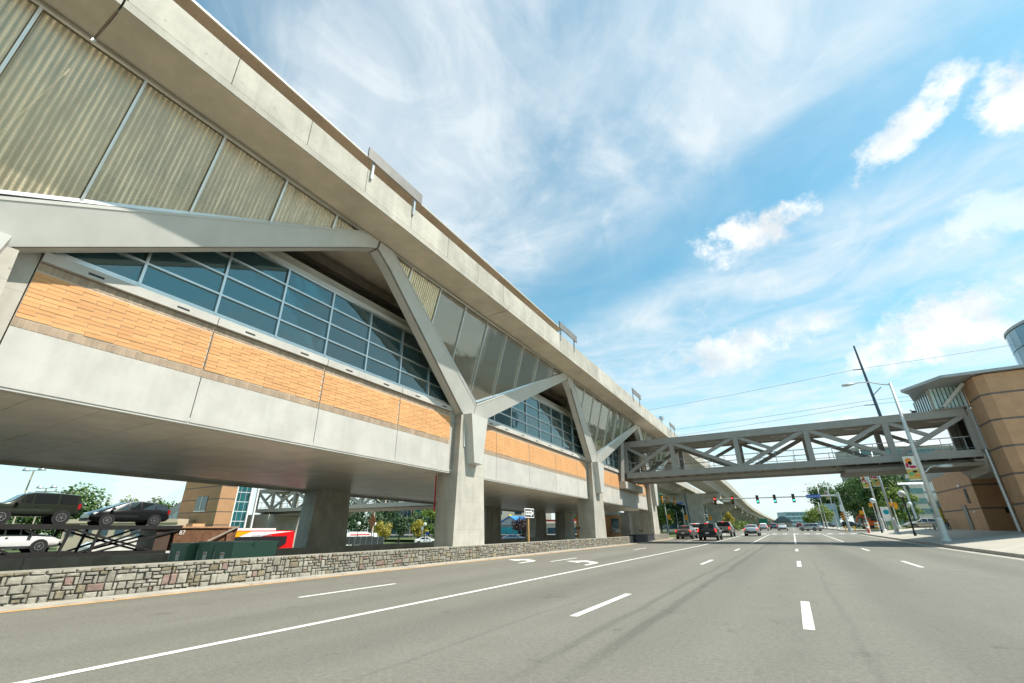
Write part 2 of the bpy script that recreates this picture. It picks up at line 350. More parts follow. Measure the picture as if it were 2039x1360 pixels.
def quad_up(name, pts, mat, parent, dz=.004):
    b = MB(); c = [(x, y, rise(y)+dz) for x, y in pts]; b.add(c, [tuple(range(len(c)))])
    return b.build(name, mat, parent, fix=False)
def stripe(name, x, y0, y1, w, mat=PAINT, dz=.005):
    b = MB(); ys = [y0]; 
    while ys[-1]+12 < y1: ys.append(ys[-1]+12)
    ys.append(y1); vs = []
    for y in ys: vs += [(x-w/2, y, rise(y)+dz), (x+w/2, y, rise(y)+dz)]
    b.add(vs, [(2*i, 2*i+1, 2*i+3, 2*i+2) for i in range(len(ys)-1)]); return b.build(name, mat, road)
stripe('lane_line', -6.62, -20, 84.5, .135)
for x, y0, y1 in ((-3.38, 46, 84.5), (-.11, 45, 84.5), (3.5, 51, 84.5), (-9.5, 47, 84.5)): stripe('lane_line', x, y0, y1, .12)
for x, ys in ((-3.36, [(7.66, 10.68), (20.1, 23.1), (32.4, 35.6)]), (-.1, [(8.19, 11.08), (20.3, 23.5), (32.8, 36.2), (-4, -1)]), (3.49, [(21.5, 25.0), (34.6, 38.2), (9, 12)]), (-9.45, [(7.05, 9.95), (19.4, 22.3), (32.0, 35.2)])):
    for a, c in ys: stripe('lane_dash', x, a, c, .14)
for x in (-3.4, 0, 3.5, -6.6):                      # far lanes beyond the crossing
    for k in range(12): stripe('lane_dash', x, 124+k*12.2, 127+k*12.2, .14)
stripe('edge_line', -12.65, -20, 62, .13, YPAINT, .006)
quad_up('stop_line', [(-12.6, 85.2), (7.9, 85.2), (7.9, 85.9), (-12.6, 85.9)], PAINT, road, .007)
for k in range(14): quad_up('crossing_bar', [(-12.2+k*1.5, 87.2), (-11.5+k*1.5, 87.2), (-11.5+k*1.5, 90.2), (-12.2+k*1.5, 90.2)], PAINT, road)
for cx in (-10.95, -8.0):                           # left-turn arrows
    b = MB(); z = .006; y0 = 18.0
    pts = [(cx+.62, y0), (cx+.82, y0), (cx+.78, y0+1.2), (cx+.6, y0+1.75), (cx+.25, y0+2.1), (cx-.1, y0+2.2), (cx-.1, y0+2.75), (cx-1.0, y0+1.95), (cx-.1, y0+1.2), (cx-.1, y0+1.7), (cx+.2, y0+1.62), (cx+.5, y0+1.2), (cx+.6, y0+.8)]
    c = [(x, y, rise(y)+z) for x, y in pts]
    b.add(c, [tuple(range(len(c)))]); b.build('turn_arrow', PAINT, road)
# kerbs
for i in range(22):
    y0 = -4+i*3; MB().box(-13.35, -12.72, y0, y0+2.985, -.1, .035 + rise(y0)).build('kerb', KERB).__setitem__('kind', 'structure')
def kerbline(name, pts, w, h, mat=KERB):
    b = MB(); n = len(pts); vs = []
    for i, (x, y) in enumerate(pts):
        a = Vector(pts[max(i-1, 0)]); c = Vector(pts[min(i+1, n-1)]); d = (c-a).normalized(); nx, ny = -d.y*w/2, d.x*w/2; z = rise(y)
        vs += [(x-nx, y-ny, z-.1), (x-nx, y-ny, z+h), (x+nx, y+ny, z+h), (x+nx, y+ny, z-.1)]
    b.add(vs, [(4*i+k, 4*i+4+k, 4*i+4+(k+1) % 4, 4*i+(k+1) % 4) for i in range(n-1) for k in range(4)]); return tag(b.build(name, mat, fix=True), kind='structure')
corner = [(8.18+3*(1-math.cos(a)), 81.5+3*math.sin(a)) for a in [PI/2*k/6 for k in range(7)]]
kerbline('kerb_right', [(8.18, -40), (8.18, 0), (8.18, 30), (8.18, 50), (8.18, 70)]+corner+[(20, 84.5), (60, 84.5)], .2, .155)
kerbline('kerb_far_right', [(60, 117), (16, 117), (12, 119), (9, 123), (8.2, 130), (8.2, 160), (8.2, 220), (8.2, 400)], .25, .16)
kerbline('kerb_median_far', [(-12.9, 400), (-12.9, 220), (-12.9, 160), (-12.9, 122), (-14, 119), (-18, 118)], .25, .16)
sheet('plaza_pavement', [8.26, 9.5, 11, 12.3, 13.65, 30, 60], [-40, 0, 20, 40, 52, 64, 76, 81.5], plaza, SIDE)
b = MB(); b.add([(8.28, 81.5, plaza(8.3, 81.5))]+[(x+.1, y, plaza(x, y)-.0) for x, y in corner[1:]]+[(60, 84.4, plaza(13.65, 84)), (60, 81.5, plaza(13.65, 81.5)), (13.65, 81.5, plaza(13.65, 81.5))], [tuple(range(10))])
tag(b.build('plaza_corner', SIDE), kind='structure')
# gutter strip
b = MB(); b.add([(x, y, rise(y)+.004) for y in (-40, 0, 40, 60, 81) for x in (7.55, 8.08)], [(2*i, 2*i+1, 2*i+3, 2*i+2) for i in range(4)]); b.build('gutter', KERB, road)
# ================================================================ the elevated station
SL = -.018
def sh(p): return Vector((p[0]+.006*(p[1]-10)*0, p[1], p[2]+SL*(p[1]-10)))
def zs(z, y): return z+SL*(y-10)
st = thing('elevated_station', 'long elevated station with orange brick band, tilted glass and pale steel V braces', 'station', (-14, 18.9, 0))
YC = [.6, 18.9, 37.1, 55.6]; XF = -13.9
ORANGE = M('orange_brick', (.60, .315, .135), .82, var=.08, scale=1.2, fine=.10, rand=.10, bump=.25, bscale=80, streak=.07)
BROWN = M('brown_brick', (.34, .255, .18), .85, var=.10, scale=4, fine=.1, rand=.14)
MORTAR = M('mortar', (.50, .42, .33), .9, var=.1)
bays = [(-15.5, -.55), (2.0, 17.62), (20.25, 35.85), (38.45, 54.35)]
# --- concrete columns with flared heads
for c in YC:
    b = MB(sh)
    def ring(z, hf, hb): return [(-15.1, c-hb, z), (-15.1, c+hb, z), (-13.45, c+hf, z), (-13.45, c-hf, z)]
    b.hexa(ring(-.6, 1.36, .62), ring(6.9, .98, .58)); co = b.build('column', CONC, st, fix=True)
    b = MB(sh); b.hexa([(-16.3, c-.8, 6.9), (-16.3, c+.8, 6.9), (-13.95, c+.9, 6.9), (-13.95, c-.9, 6.9)], [(-16.3, c-.9, 9), (-16.3, c+.9, 9), (-13.95, c+1, 9), (-13.95, c-1, 9)])
    b.hexa([(-16.3, c-.9, 9), (-16.3, c+.9, 9), (-13.95, c+1, 9), (-13.95, c-1, 9)], [(-16.3, c-2.8, 12.13), (-16.3, c+2.8, 12.13), (-13.95, c+2.8, 12.13), (-13.95, c-2.8, 12.13)])
    b.build('column_head', CONC_S, st, fix=True)
    MB(sh).box(-14.7, -13.93, c-1.27, c+1.39, 4.06, 10.12).build('column_infill', CONC, st)
    for dyy in (-.42, -.22):           # small cast-in marks on the side of the column
        MB(sh).box(-14.75+dyy*1.1, -14.62+dyy*1.1, c-1.0, c-.985+.02, 1.75, 1.95).build('inset_plate', DARK, co)
    # steel bracket shoe below the braces
    b = MB(sh); b.hexa([(-13.45, c-.42, 4.5), (-13.45, c+.42, 4.5), (-13.02, c+.36, 4.55), (-13.02, c-.36, 4.55)], [(-13.45, c-.80, 6.95), (-13.45, c+.80, 6.95), (-12.98, c+.74, 6.95), (-12.98, c-.74, 6.95)])
    b.build('bracket_shoe', STEELP, st, fix=True)
    b = MB(sh); b.hexa([(-13.45, c-.75, 5.3), (-13.45, c-.6, 5.3), (-13.40, c-.6, 5.3), (-13.40, c-.75, 5.3)], [(-13.45, c-.85, 6.5), (-13.45, c-.7, 6.5), (-13.40, c-.7, 6.5), (-13.40, c-.85, 6.5)]); b.build('cover_plate', STEELP, st)
MB(sh).box(-15.17, -15.12, 18.2, 18.25, 2.3, 4.05).build('standpipe', M('red_paint', (.45, .02, .03), .5), st)
# --- tilted brace plane
def XT(z): return -13.42+(z-7)*(1.32/5.05)
def tp(y, z, d=0): return (XT(z)-d, y, z)
apex = [(-8.1, ), (10.2, ), (29.0, ), (47.4, )]
for i, c in enumerate(YC):
    for s in (-1, 1):
        a = (apex[i][0] if s < 0 else (apex[i+1][0] if i+1 < len(apex) else c+9.2)) - s*.05
        cl = c+s*.02
        out = [tp(cl, 6.9), tp(c+s*.82, 6.9), tp(a-s*.75, 11.42), tp(a, 11.80), tp(a, 12.1), tp(a-s*.75, 12.1), tp(cl, 7.66)]
        if i == 3 and s > 0: pass
        b = MB(sh); b.prism(out, (-.10, 0, 0))
        # flanges along lower and upper edge give the box its depth
        for (p, q, w) in ((out[1], out[2], .5), (out[2], out[3], .5), (out[5], out[6], .5)):
            p = Vector(p); q = Vector(q); n = Vector((-.5, 0, 0)); d = (q-p).normalized(); up = d.cross(n).normalized()*.04; inn = (Vector(tp(c+s*4.6, 9.75 if s*(a-c) > 0 else 9.75))-(p+q)/2); sg_ = 1 if inn.dot(up) > 0 else -1; p = p+up*sg_; q = q+up*sg_
            b.add([p-up, q-up, q+up, p+up, p-up+n, q-up+n, q+up+n, p+up+n], [(0, 1, 2, 3), (7, 6, 5, 4), (0, 4, 5, 1), (1, 5, 6, 2), (2, 6, 7, 3), (3, 7, 4, 0)])
        b.build('steel_brace', STEELP, st, fix=True)
    # glazing in the V
    a0 = apex[i][0]+.95; a1 = (apex[i+1][0] if i+1 < 4 else c+9.2)-.95
    def zb(y):
        t = (c-y)/(c-a0) if y < c else (y-c)/(a1-c)
        return 7.74+(12.02-7.74)*min(1, t)
    ys = [c]; 
    k = 1
    grid = sorted([y for y in [2.07+2.03*j for j in range(-7, 32)] if a0+.25 < y < a1-.25]+[a0, a1])
    for y0, y1 in zip(grid[:-1], grid[1:]):
        poly = [(y0+.05, zb(y0+.05)), (y1-.05, zb(y1-.05)), (y1-.05, 11.98), (y0+.05, 11.98)]
        if poly[0][1] > 11.9: poly = poly[1:3]+[(y0+.05, 11.98)]
        elif poly[1][1] > 11.9: poly = [poly[0], (y1-.05, 11.98), (y0+.05, 11.98)]
        if y0+.05 < c < y1-.05: poly.insert(1, (c, 7.74))
        b = MB(sh); b.prism([tp(y, z, .10) for y, z in poly], (-.03, 0, 0))
        b.build('brace_pane', RIBG if y0 < 14.0 else CLRG, st, fix=True)
    for y in grid[1:-1]:
        b = MB(sh); b.beam(tp(y, zb(y), .1), tp(y, 12.03, .1), .06, .14, (1, 0, .2)); b.build('glazing_bar', ALU, st)
    for (p, q) in ((tp(a0-.15, 12.02, .07), tp(c, 7.76, .07)), (tp(c, 7.76, .07), tp(a1+.15, 12.02, .07)), (tp(a0-.3, 12.05, .04), tp(a1+.3, 12.05, .04))):
        b = MB(sh); b.beam(p, q, .10, .08, (1, 0, .2)); b.build('glazing_frame', ALU, st)
# --- facade bays
brick_me = MB().box(-.05, 0, -.294, .294, -.0475, .0475); 
bmv = [Vector((p.x if p.x < -.01 else p.x, p.y, p.z)) for p in brick_me.v]
brick_mesh = mesh('brick', bmv, brick_me.f, ORANGE)
half_mesh = mesh('brick_half', [Vector((p.x, p.y*.48, p.z)) for p in bmv], brick_me.f, ORANGE)
sb = MB().box(-.05, 0, -.046, .046, -.095, .095); sold_mesh = mesh('soldier_brick', sb.v, sb.f, BROWN)
nb = ns = 0
rest_o = MB(); rest_s = MB()
for bi, (y0, y1) in enumerate(bays):
    vis = bi > 0
    # joints every ~4 m
    js = [y0]; nxt = math.ceil((y0+1.0-1.97)/4.0)*4.0+1.97
    while nxt < y1-1: js.append(nxt); nxt += 4.0
    js.append(y1)
    for a, e in zip(js[:-1], js[1:]):
        MB(sh).box(XF-.25, XF, a+.012, e-.012, 4.06, 5.37).build('precast_panel', PANEL, st)
        MB(sh).box(XF-.3, XF-.016, a+.014, e-.014, 5.38, 7.0).build('brick_backing', MORTAR, st)
        cp = MB(sh).box(XF-.3, XF+.10, a+.012, e-.012, 7.02, 7.27).build('stone_sill', PANEL, st)
        k = a+1.0
        while k < e-.5:
            MB(sh).box(XF+.05, XF+.104, k-.16, k+.16, 7.10, 7.155).build('sill_slot', BLACK, cp); k += 2.0
        # bricks: 11 stretcher courses
        for r in range(11):
            z = 5.66+r*.1052; y = a+.02; off = (r % 2)*.3
            first = True
            while y < e-.05:
                w = .6 if not (first and off) else .3
                w = min(w, e-.02-y)
                if w < .08: break
                yc = y+w/2; zz = zs(z, yc)
                if vis and nb < 300 and y < 19:
                    if abs(w-.6) < .01 : put('brick', brick_mesh, st, (XF+random.uniform(-.007, .004), yc, zz)); nb += 1
                    else: put('brick', half_mesh, st, (XF+random.uniform(-.004, .004), yc, zz), None, (1, (w-.012)/.282, 1)); nb += 1
                elif vis:
                    rest_o.box(XF-.05, XF+random.uniform(-.004, .004), y+.006, y+w-.006, zz-.0475, zz+.0475)
                y += w; first = False
        y = a+.02
        while y < e-.08:
            for z in (5.485, 6.9):
                yc = y+.051; zz = zs(z, yc)
                if vis and ns < 300 and y < 19: put('soldier_brick', sold_mesh, st, (XF-.008+random.uniform(-.003, .003), yc, zz)); ns += 1
                elif vis: rest_s.box(XF-.05, XF-.008, y+.005, y+.097, zz-.095, zz+.095)
            y += .1045
    # windows: four rows of panes
    MB(sh).box(XF-.2, XF-.02, y0, y1, 7.275, 7.37).build('window_sill', ALU, st)
    wf = MB(sh)
    gy = [y0+.05]+[1.9+1.985*j for j in range(-8, 30) if y0+.4 < 1.9+1.985*j < y1-.4]+[y1-.05]
    for y in gy: MB(sh).box(XF-.16, XF, y-.035, y+.035, 7.37, 10.12).build('mullion', ALU, st)
    wt = MB(sh)
    rows = [7.40, 8.06, 8.74, 9.42, 10.10]
    for z in rows: MB(sh).box(XF-.15, XF-.01, y0+.02, y1-.02, z-.03, z+.03).build('transom', ALU, st)
    if vis:
        for ya, yb in zip(gy[:-1], gy[1:]):
            for za, zb_ in zip(rows[:-1], rows[1:]):
                MB(sh).box(XF-.09, XF-.07, ya+.036, yb-.036, za+.031, zb_-.031).build('window_pane', GLASS, st)
    else:
        MB(sh).box(XF-.09, XF-.07, y0, y1, 7.4, 10.1).build('window_pane', GLASS, st)
    MB(sh).box(XF-.6, XF-.02, y0, y1, 10.135, 10.32).build('window_header', STEELP, st)
    MB(sh).box(XF-.7, XF-.25, y0, y1, 10.33, 10.75).build('roof_upstand', CONC, st)
rest_o.build('brick_field', ORANGE, st, kind='stuff'); rest_s.build('soldier_field', BROWN, st, kind='stuff')
# --- interior, lower soffit
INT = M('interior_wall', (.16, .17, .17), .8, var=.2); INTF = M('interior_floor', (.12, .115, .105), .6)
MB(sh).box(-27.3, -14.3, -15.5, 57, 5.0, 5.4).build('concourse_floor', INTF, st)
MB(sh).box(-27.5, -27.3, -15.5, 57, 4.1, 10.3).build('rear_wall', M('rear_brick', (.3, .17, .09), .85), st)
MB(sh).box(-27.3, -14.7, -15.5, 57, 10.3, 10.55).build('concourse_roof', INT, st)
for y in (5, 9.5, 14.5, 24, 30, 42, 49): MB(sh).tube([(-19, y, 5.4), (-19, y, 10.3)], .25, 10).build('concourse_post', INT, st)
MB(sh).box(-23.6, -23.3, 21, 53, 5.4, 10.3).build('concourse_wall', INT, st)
for y0, y1 in ((-9, 2), (20, 31)):
    b = MB(sh); b.beam((-16.5, y0, 5.9), (-16.5, y1, 11.5), .12, .9); b.build('stair_side', GALV, st)
    for j in range(7):
        t = j/6; b = MB(sh); b.tube([(-16.4, y0+(y1-y0)*t, 5.9+5.6*t), (-16.4, y0+(y1-y0)*t, 7.2+5.6*t)], .03, 6); b.build('stair_baluster', ALU, st)
SOFF = M('metal_soffit', (.74, .67, .56), .36, .25, var=.12, scale=.8, bump=.25, bscale=1.6, spec=.5)
y = -15.5
while y < 56.5:
    e = min(y+1.32, 56.9); MB(sh).box(-28.4, XF-.01, y+.008, e-.008, 4.10, 4.18).build('soffit_panel', SOFF, st); y += 1.32
MB(sh).box(XF-.3, XF-.02, -15.5, 56.9, 4.0, 4.1).build('soffit_trim', PANEL, st)
MB(sh).box(-28.45, -28.3, -15.5, 56.9, 3.95, 5.0).build('soffit_trim', CONC_D, st)
# rear supports
for y, xo in ((2.2, 0), (21.6, 0), (42.0, 0), (53.0, 0), (55.9, 2.6)):
    b = MB(lambda p, xo=xo: sh((p[0]+xo, p[1], p[2])))
    b.hexa([(-28.3, y-1.6, -2), (-28.3, y+1.6, -2), (-26.9, y+1.75, -2), (-26.9, y-1.75, -2)], [(-28.3, y-1.3, 4.12), (-28.3, y+1.3, 4.12), (-26.9, y+1.35, 4.12), (-26.9, y-1.35, 4.12)])
    b.build('rear_column', CONC_D, st, fix=True)
MB().tube([(-26.75, 43.2, 0), (-26.75, 43.2, 3.5)], .06, 8).build('downpipe', GALV, st)
# --- guideway deck over the concourse
sj = [-16.2, .95, 18.0, 35.5, 53.0, 61.0]
for a, e in zip(sj[:-1], sj[1:]):
    MB(sh).box(-27.6, -10.74, a+.03, e-.03, 12.15, 12.42).build('deck_soffit', CONC_S, st)
    MB(sh).box(-10.95, -10.70, a+.02, e-.02, 12.151, 12.385).build('deck_edge', CONC, st)
    MB(sh).box(-17.2, -16.4, a+.03, e-.03, 10.9, 12.14).build('deck_girder', CONC_S, st)
py = -16.0
pj = []
while py < 61: pj.append(py); py += 2.365
off = 3.36-min(pj, key=lambda q: abs(q-3.36)); pj = [p+off for p in pj]
for a in pj: MB(sh).box(-10.92, -10.71, a+.010, a+2.365-.010, 12.405, 13.44).build('parapet_panel', CONC, st)
MB(sh).box(-11.0, -10.93, -16, 61, 12.2, 13.4).build('parapet_back', CONC_D, st)
# platform canopy
ROOFB = M('canopy_underside', (.33, .26, .19), .7, var=.15, scale=.5)
rf = MB(sh).box(-27, -12.47, -16, 29.3, 15.99, 16.04).build('platform_canopy', ROOFB, st)
MB(sh).box(-12.469, -12.42, -16, 29.32, 15.985, 16.06).build('canopy_fascia', STEELP, rf)
MB(sh).box(-27, -12.47, -16, 29.3, 16.042, 16.058).build('canopy_sheet', STEELP, rf)
for y in (-8, 1, 10, 19, 27): MB(sh).beam((-20, y, 12.4), (-20, y, 15.95), .3, .3).build('canopy_post', STEELP, st)
for y in (-9, -3, 3, 9, 15, 21, 26): MB(sh).beam((-26.8, y, 15.85), (-13.6, y, 15.87), .16, .22).build('canopy_rafter', ROOFB, st)
MB(sh).box(-26.5, -14.5, -16, 60, 12.42, 13.35).build('platform', CONC_D, st)
MB(sh).box(-14.95, -14.6, -16, 57, 11.5, 11.9).build('cable_tray', M('tray_dark', (.12, .10, .08), .7, var=.2), st); MB(sh).box(-15.5, -15.2, -16, 57, 10.95, 11.4).build('edge_beam', PANEL, st)
for y in (2.6, 6.4, 22.0, 24.5, 44):      # lamps hung behind the tilted glass
    MB(sh).box(-14.7, -14.35, y-.3, y+.3, 10.5, 10.8).build('light_box', WHITE, st)
# platform signs on two posts, fixed outside the parapet
SIGNB = M('sign_back', (.20, .19, .175), .5, .3)
for i, (y, where) in enumerate(((9.35, 'nearest the camera'), (25.9, 'past the canopy end'), (42.4, 'third along'), (58.4, 'above the footbridge'))):
    s = thing('parapet_sign', 'dark sign panel on two posts over the station parapet, '+where, 'sign', (-10.6, y, zs(13.2, y)), group='sign panels along the parapet')
    for d in (-1.12, 1.12): MB(sh).box(-10.70, -10.62, y+d-.045, y+d+.045, 13.05, 14.32).build('post', ALU, s)
    MB(sh).box(-10.62, -10.56, y-1.45, y+1.45, 13.78, 14.26).build('panel', SIGNB, s)
s = thing('parapet_camera', 'small grey equipment box on the parapet beyond the third sign', 'camera', (-10.75, 53.5, zs(13.44, 53.5)))
MB(sh).tube([(-10.8, 53.5, 13.44), (-10.8, 53.5, 13.9)], .06, 8).build('post', GALV, s); MB(sh).box(-11, -10.6, 53.1, 53.9, 13.9, 14.2).build('box', GALV, s)

# ================================================================ stone wall, low walls, sign block
SW = thing('stone_wall', 'low rubble stone wall along the left kerb under the station', 'stone wall', (-13.4, 20, 0))
STM = [M('stone_grey', (.27, .252, .205), .9, var=.2, scale=6, fine=.15, bump=.5, bscale=25, rand=.22), M('stone_brown', (.20, .17, .115), .9, var=.2, scale=6, fine=.15, bump=.5, bscale=25, rand=.2), M('stone_red', (.225, .155, .13), .9, var=.2, scale=6, fine=.15, bump=.5, bscale=25, rand=.15)]
MB().box(-13.75, -13.43, -12, 45.6, -.05, .60).build('wall_core', M('dark_mortar', (.17, .16, .135), .95), SW)
def stone_mesh(b, yc, zc, w, h, rnd):
    # irregular quoin with a chamfered, uneven face
    n = []; 
    for (sy, sz) in ((-1, -1), (1, -1), (1, 1), (-1, 1)):
        n.append((yc+sy*(w/2-rnd.uniform(.004, .02)), zc+sz*(h/2-rnd.uniform(.004, .018))))
    pts = []
    for i in range(4):                                   # add a jittered midpoint on every side
        a = n[i]; c = n[(i+1) % 4]; pts.append(a); t = rnd.uniform(.35, .65); j = rnd.uniform(-.012, .006)
        mx = (a[0]+(c[0]-a[0])*t, a[1]+(c[1]-a[1])*t); pts.append((mx[0]+(yc-mx[0])*j/.2, mx[1]+(zc-mx[1])*j/.2))
    x0 = -13.44; d = rnd.uniform(.05, .085)
    v = [(x0, y, z) for y, z in pts]
    v += [(x0+d*.7, y, z) for y, z in pts]
    v += [(x0+d+rnd.uniform(-.007, .007), yc+(y-yc)*.86, zc+(z-zc)*.82) for y, z in pts]
    v.append((x0+d+rnd.uniform(0, .006), yc, zc))
    f = []
    for i in range(8):
        k = (i+1) % 8; f += [(i, k, 8+k, 8+i), (8+i, 8+k, 16+k, 16+i), (16+i, 16+k, 24)]
    b.add(v, f)
rnd = random.Random(5); stones = []
U = .08; NC = int(57.4/U); NR = 8; occ = [[0]*NR for _ in range(NC)]
sizes = [(3, 2), (2, 2), (4, 2), (3, 1), (2, 1), (2, 3), (1, 2), (1, 3), (5, 2), (4, 3), (3, 3), (1, 1)]
wts = [10, 12, 5, 7, 7, 4, 6, 3, 2, 3, 2, 2]
for cI in range(NC):
    for r in range(NR):
        if occ[cI][r]: continue
        for _ in range(12):
            w, h = rnd.choices(sizes, wts)[0]
            if cI+w <= NC and r+h <= NR and all(not occ[cI+i][r+j] for i in range(w) for j in range(h)): break
        else: w = h = 1
        for i in range(w):
            for j in range(h): occ[cI+i][r+j] = 1
        stones.append((-11.8+(cI+w/2)*U, -.02+(r+h/2)*U, w*U, h*U, rnd.choices((0, 1, 2), (80, 15, 5))[0]))
stones.sort(key=lambda s_: abs(s_[0]-9) if s_[0] < 2.4 else s_[0]-2.4)
rest = [MB(), MB(), MB()]
for i, (y, z, w, h, k) in enumerate(stones):
    if i < 300: b = MB(); stone_mesh(b, y, z, w, h, rnd); b.build('stone', STM[k], SW, fix=True)
    else: stone_mesh(rest[k], y, z, w, h, rnd)
for k in range(3): rest[k].build('stone_field', STM[k], SW, kind='stuff', fix=True)
STM_T = M('wall_cap_mortar', (.30, .28, .23), .95, var=.2)
MB().box(-13.78, -13.40, -12, 45.6, .60, .625).build('wall_cap', STM_T, SW)
SW2 = thing('stone_wall_end', 'short piece of rubble stone wall past the dark granite block', 'stone wall', (-13.4, 56, 0))
b = MB()
for i in range(110):
    stone_mesh(b, 52.9+(i % 22)*.36+.18, .07+(i//22)*.135, .35, .13, rnd)
b.build('stone_field', STM[0], SW2, kind='stuff', fix=True); MB().box(-13.75, -13.43, 52.8, 60.9, -.05, .7).build('wall_core', MATS['dark_mortar'], SW2)
GB = thing('granite_block', 'dark polished granite block closing the stone wall by the footbridge', 'granite block', (-13.4, 49, 0))
GRAN = M('granite', (.03, .032, .037), .6, spec=.2, var=.3, scale=20, fine=.4)
MB().box(-13.75, -13.1, 45.65, 52.6, -.05, .70).build('slab', GRAN, GB); MB().box(-13.78, -13.06, 45.63, 52.62, .703, .74).build('coping', GRAN, GB)
LW = thing('low_wall', 'low dark concrete wall behind the station, between it and the far road', 'wall', (-26.5, 20, 0))
for i in range(16): MB().box(-26.62, -26.42, -18+i*5+.01, -13+i*5-.01, -1.35, .40+rise(-18+i*5)).build('wall_panel', CONC_D, LW)
# one-way sign
ow = thing('one_way_sign', 'black and white arrow sign on a timber post behind the stone wall', 'road sign', (-14.2, 26.2, 0))
MB().box(-14.26, -14.16, 26.14, 26.26, 0, 1.98).build('post', M('timber', (.42, .25, .09), .8, var=.2, scale=8), ow)
p = MB().box(-14.14, -14.12, 25.62, 26.84, 1.98, 2.52).build('plate', WHITE, ow)
MB().box(-14.119, -14.112, 25.67, 26.79, 2.03, 2.47).build('field', BLACK, p)
b = MB(); b.prism([(-14.111, y, z) for y, z in ((25.72, 2.13), (26.42, 2.13), (26.42, 2.05), (26.76, 2.25), (26.42, 2.45), (26.42, 2.37), (25.72, 2.37))], (.006, 0, 0)); b.build('arrow', WHITE, p, fix=True)
text('ONE WAY', .17, BLACK, 'lettering', p, (-14.100, 26.14, 2.25), (PI/2, 0, PI/2))
# electrical cabinets
GRN = M('cabinet_green', (.075, .175, .12), .45, var=.08, scale=3, spec=.5)
def cabinet(label, x0, x1, y0, y1, h, nd):
    t = thing('utility_cabinet', label, 'cabinet', ((x0+x1)/2, (y0+y1)/2, 0), group='green utility cabinets')
    MB().box(x0, x1, y0, y1, -.05, h-.07).build('body', GRN, t); MB().box(x0-.03, x1+.03, y0-.03, y1+.03, h-.068, h).build('lid', GRN, t)
    MB().box(x1+.02, x1+.06, (y0+y1)/2-.1, (y0+y1)/2+.1, h-.16, h+.02).build('latch', GRN, t)
    w = (x1-x0)/nd
    for i in range(nd):
        d = MB().box(x0+i*w+.04, x0+i*w+w-.04, y0-.025, y0, .05, h-.12).build('door', GRN, t)
        MB().box(x0+i*w+.12, x0+i*w+.15, y0-.05, y0-.025, .25, h-.3).build('handle', GALV, d)
        q = MB().box(x0+i*w+w*.45, x0+i*w+w*.45+.24, y0-.034, y0-.026, .3, .62).build('warning_plate', WHITE, d)
        MB().box(x0+i*w+w*.45+.03, x0+i*w+w*.45+.2, y0-.04, y0-.0345, .52, .58).build('red_bar', M('warning_red', (.55, .03, .03), .5), q)
        text('DANGER', .042, WHITE, 'lettering', q, (x0+i*w+w*.45+.115, y0-.041, .55), (PI/2, 0, 0), .001)
cabinet('large green utility cabinet with two doors behind the stone wall', -20.4, -18.0, 10.3, 12.05, .97, 2)
cabinet('smaller green utility cabinet left of the large one', -21.95, -20.6, 10.05, 11.2, .92, 1)

lb = thing('brick_lobby', 'small orange brick lobby with a dark window beyond the last bay under the station', 'lobby', (-23, 70, .1))
LBK = M('lobby_brick', (.50, .22, .085), .85, var=.12, scale=2, fine=.1)
MB().box(-26, -22.6, 62, 77, -.1, 1.35).build('lower_wall', LBK, lb); MB().box(-25.97, -22.63, 62.03, 76.97, 1.352, 1.45).build('dark_band', BROWN, lb); MB().box(-26, -22.6, 62, 77, 1.452, 3.1).build('upper_wall', LBK, lb); MB().box(-26.2, -22.4, 61.8, 77.2, 3.102, 3.6).build('roof_edge', CONC, lb)
w = MB().box(-22.6, -22.56, 67, 70.4, .9, 2.7).build('window', BLUEG, lb); MB().box(-22.6, -22.5, 66.9, 70.5, .78, .9).build('sill', PANEL, lb)
b = MB(); b.hexa([(-20.6, 64.6, -.2), (-20.6, 66.4, -.2), (-19.2, 66.4, -.2), (-19.2, 64.6, -.2)], [(-20.5, 64.8, 3.3), (-20.5, 66.2, 3.3), (-19.3, 66.2, 3.3), (-19.3, 64.8, 3.3)]); b.build('corner_column', CONC, lb, fix=True)
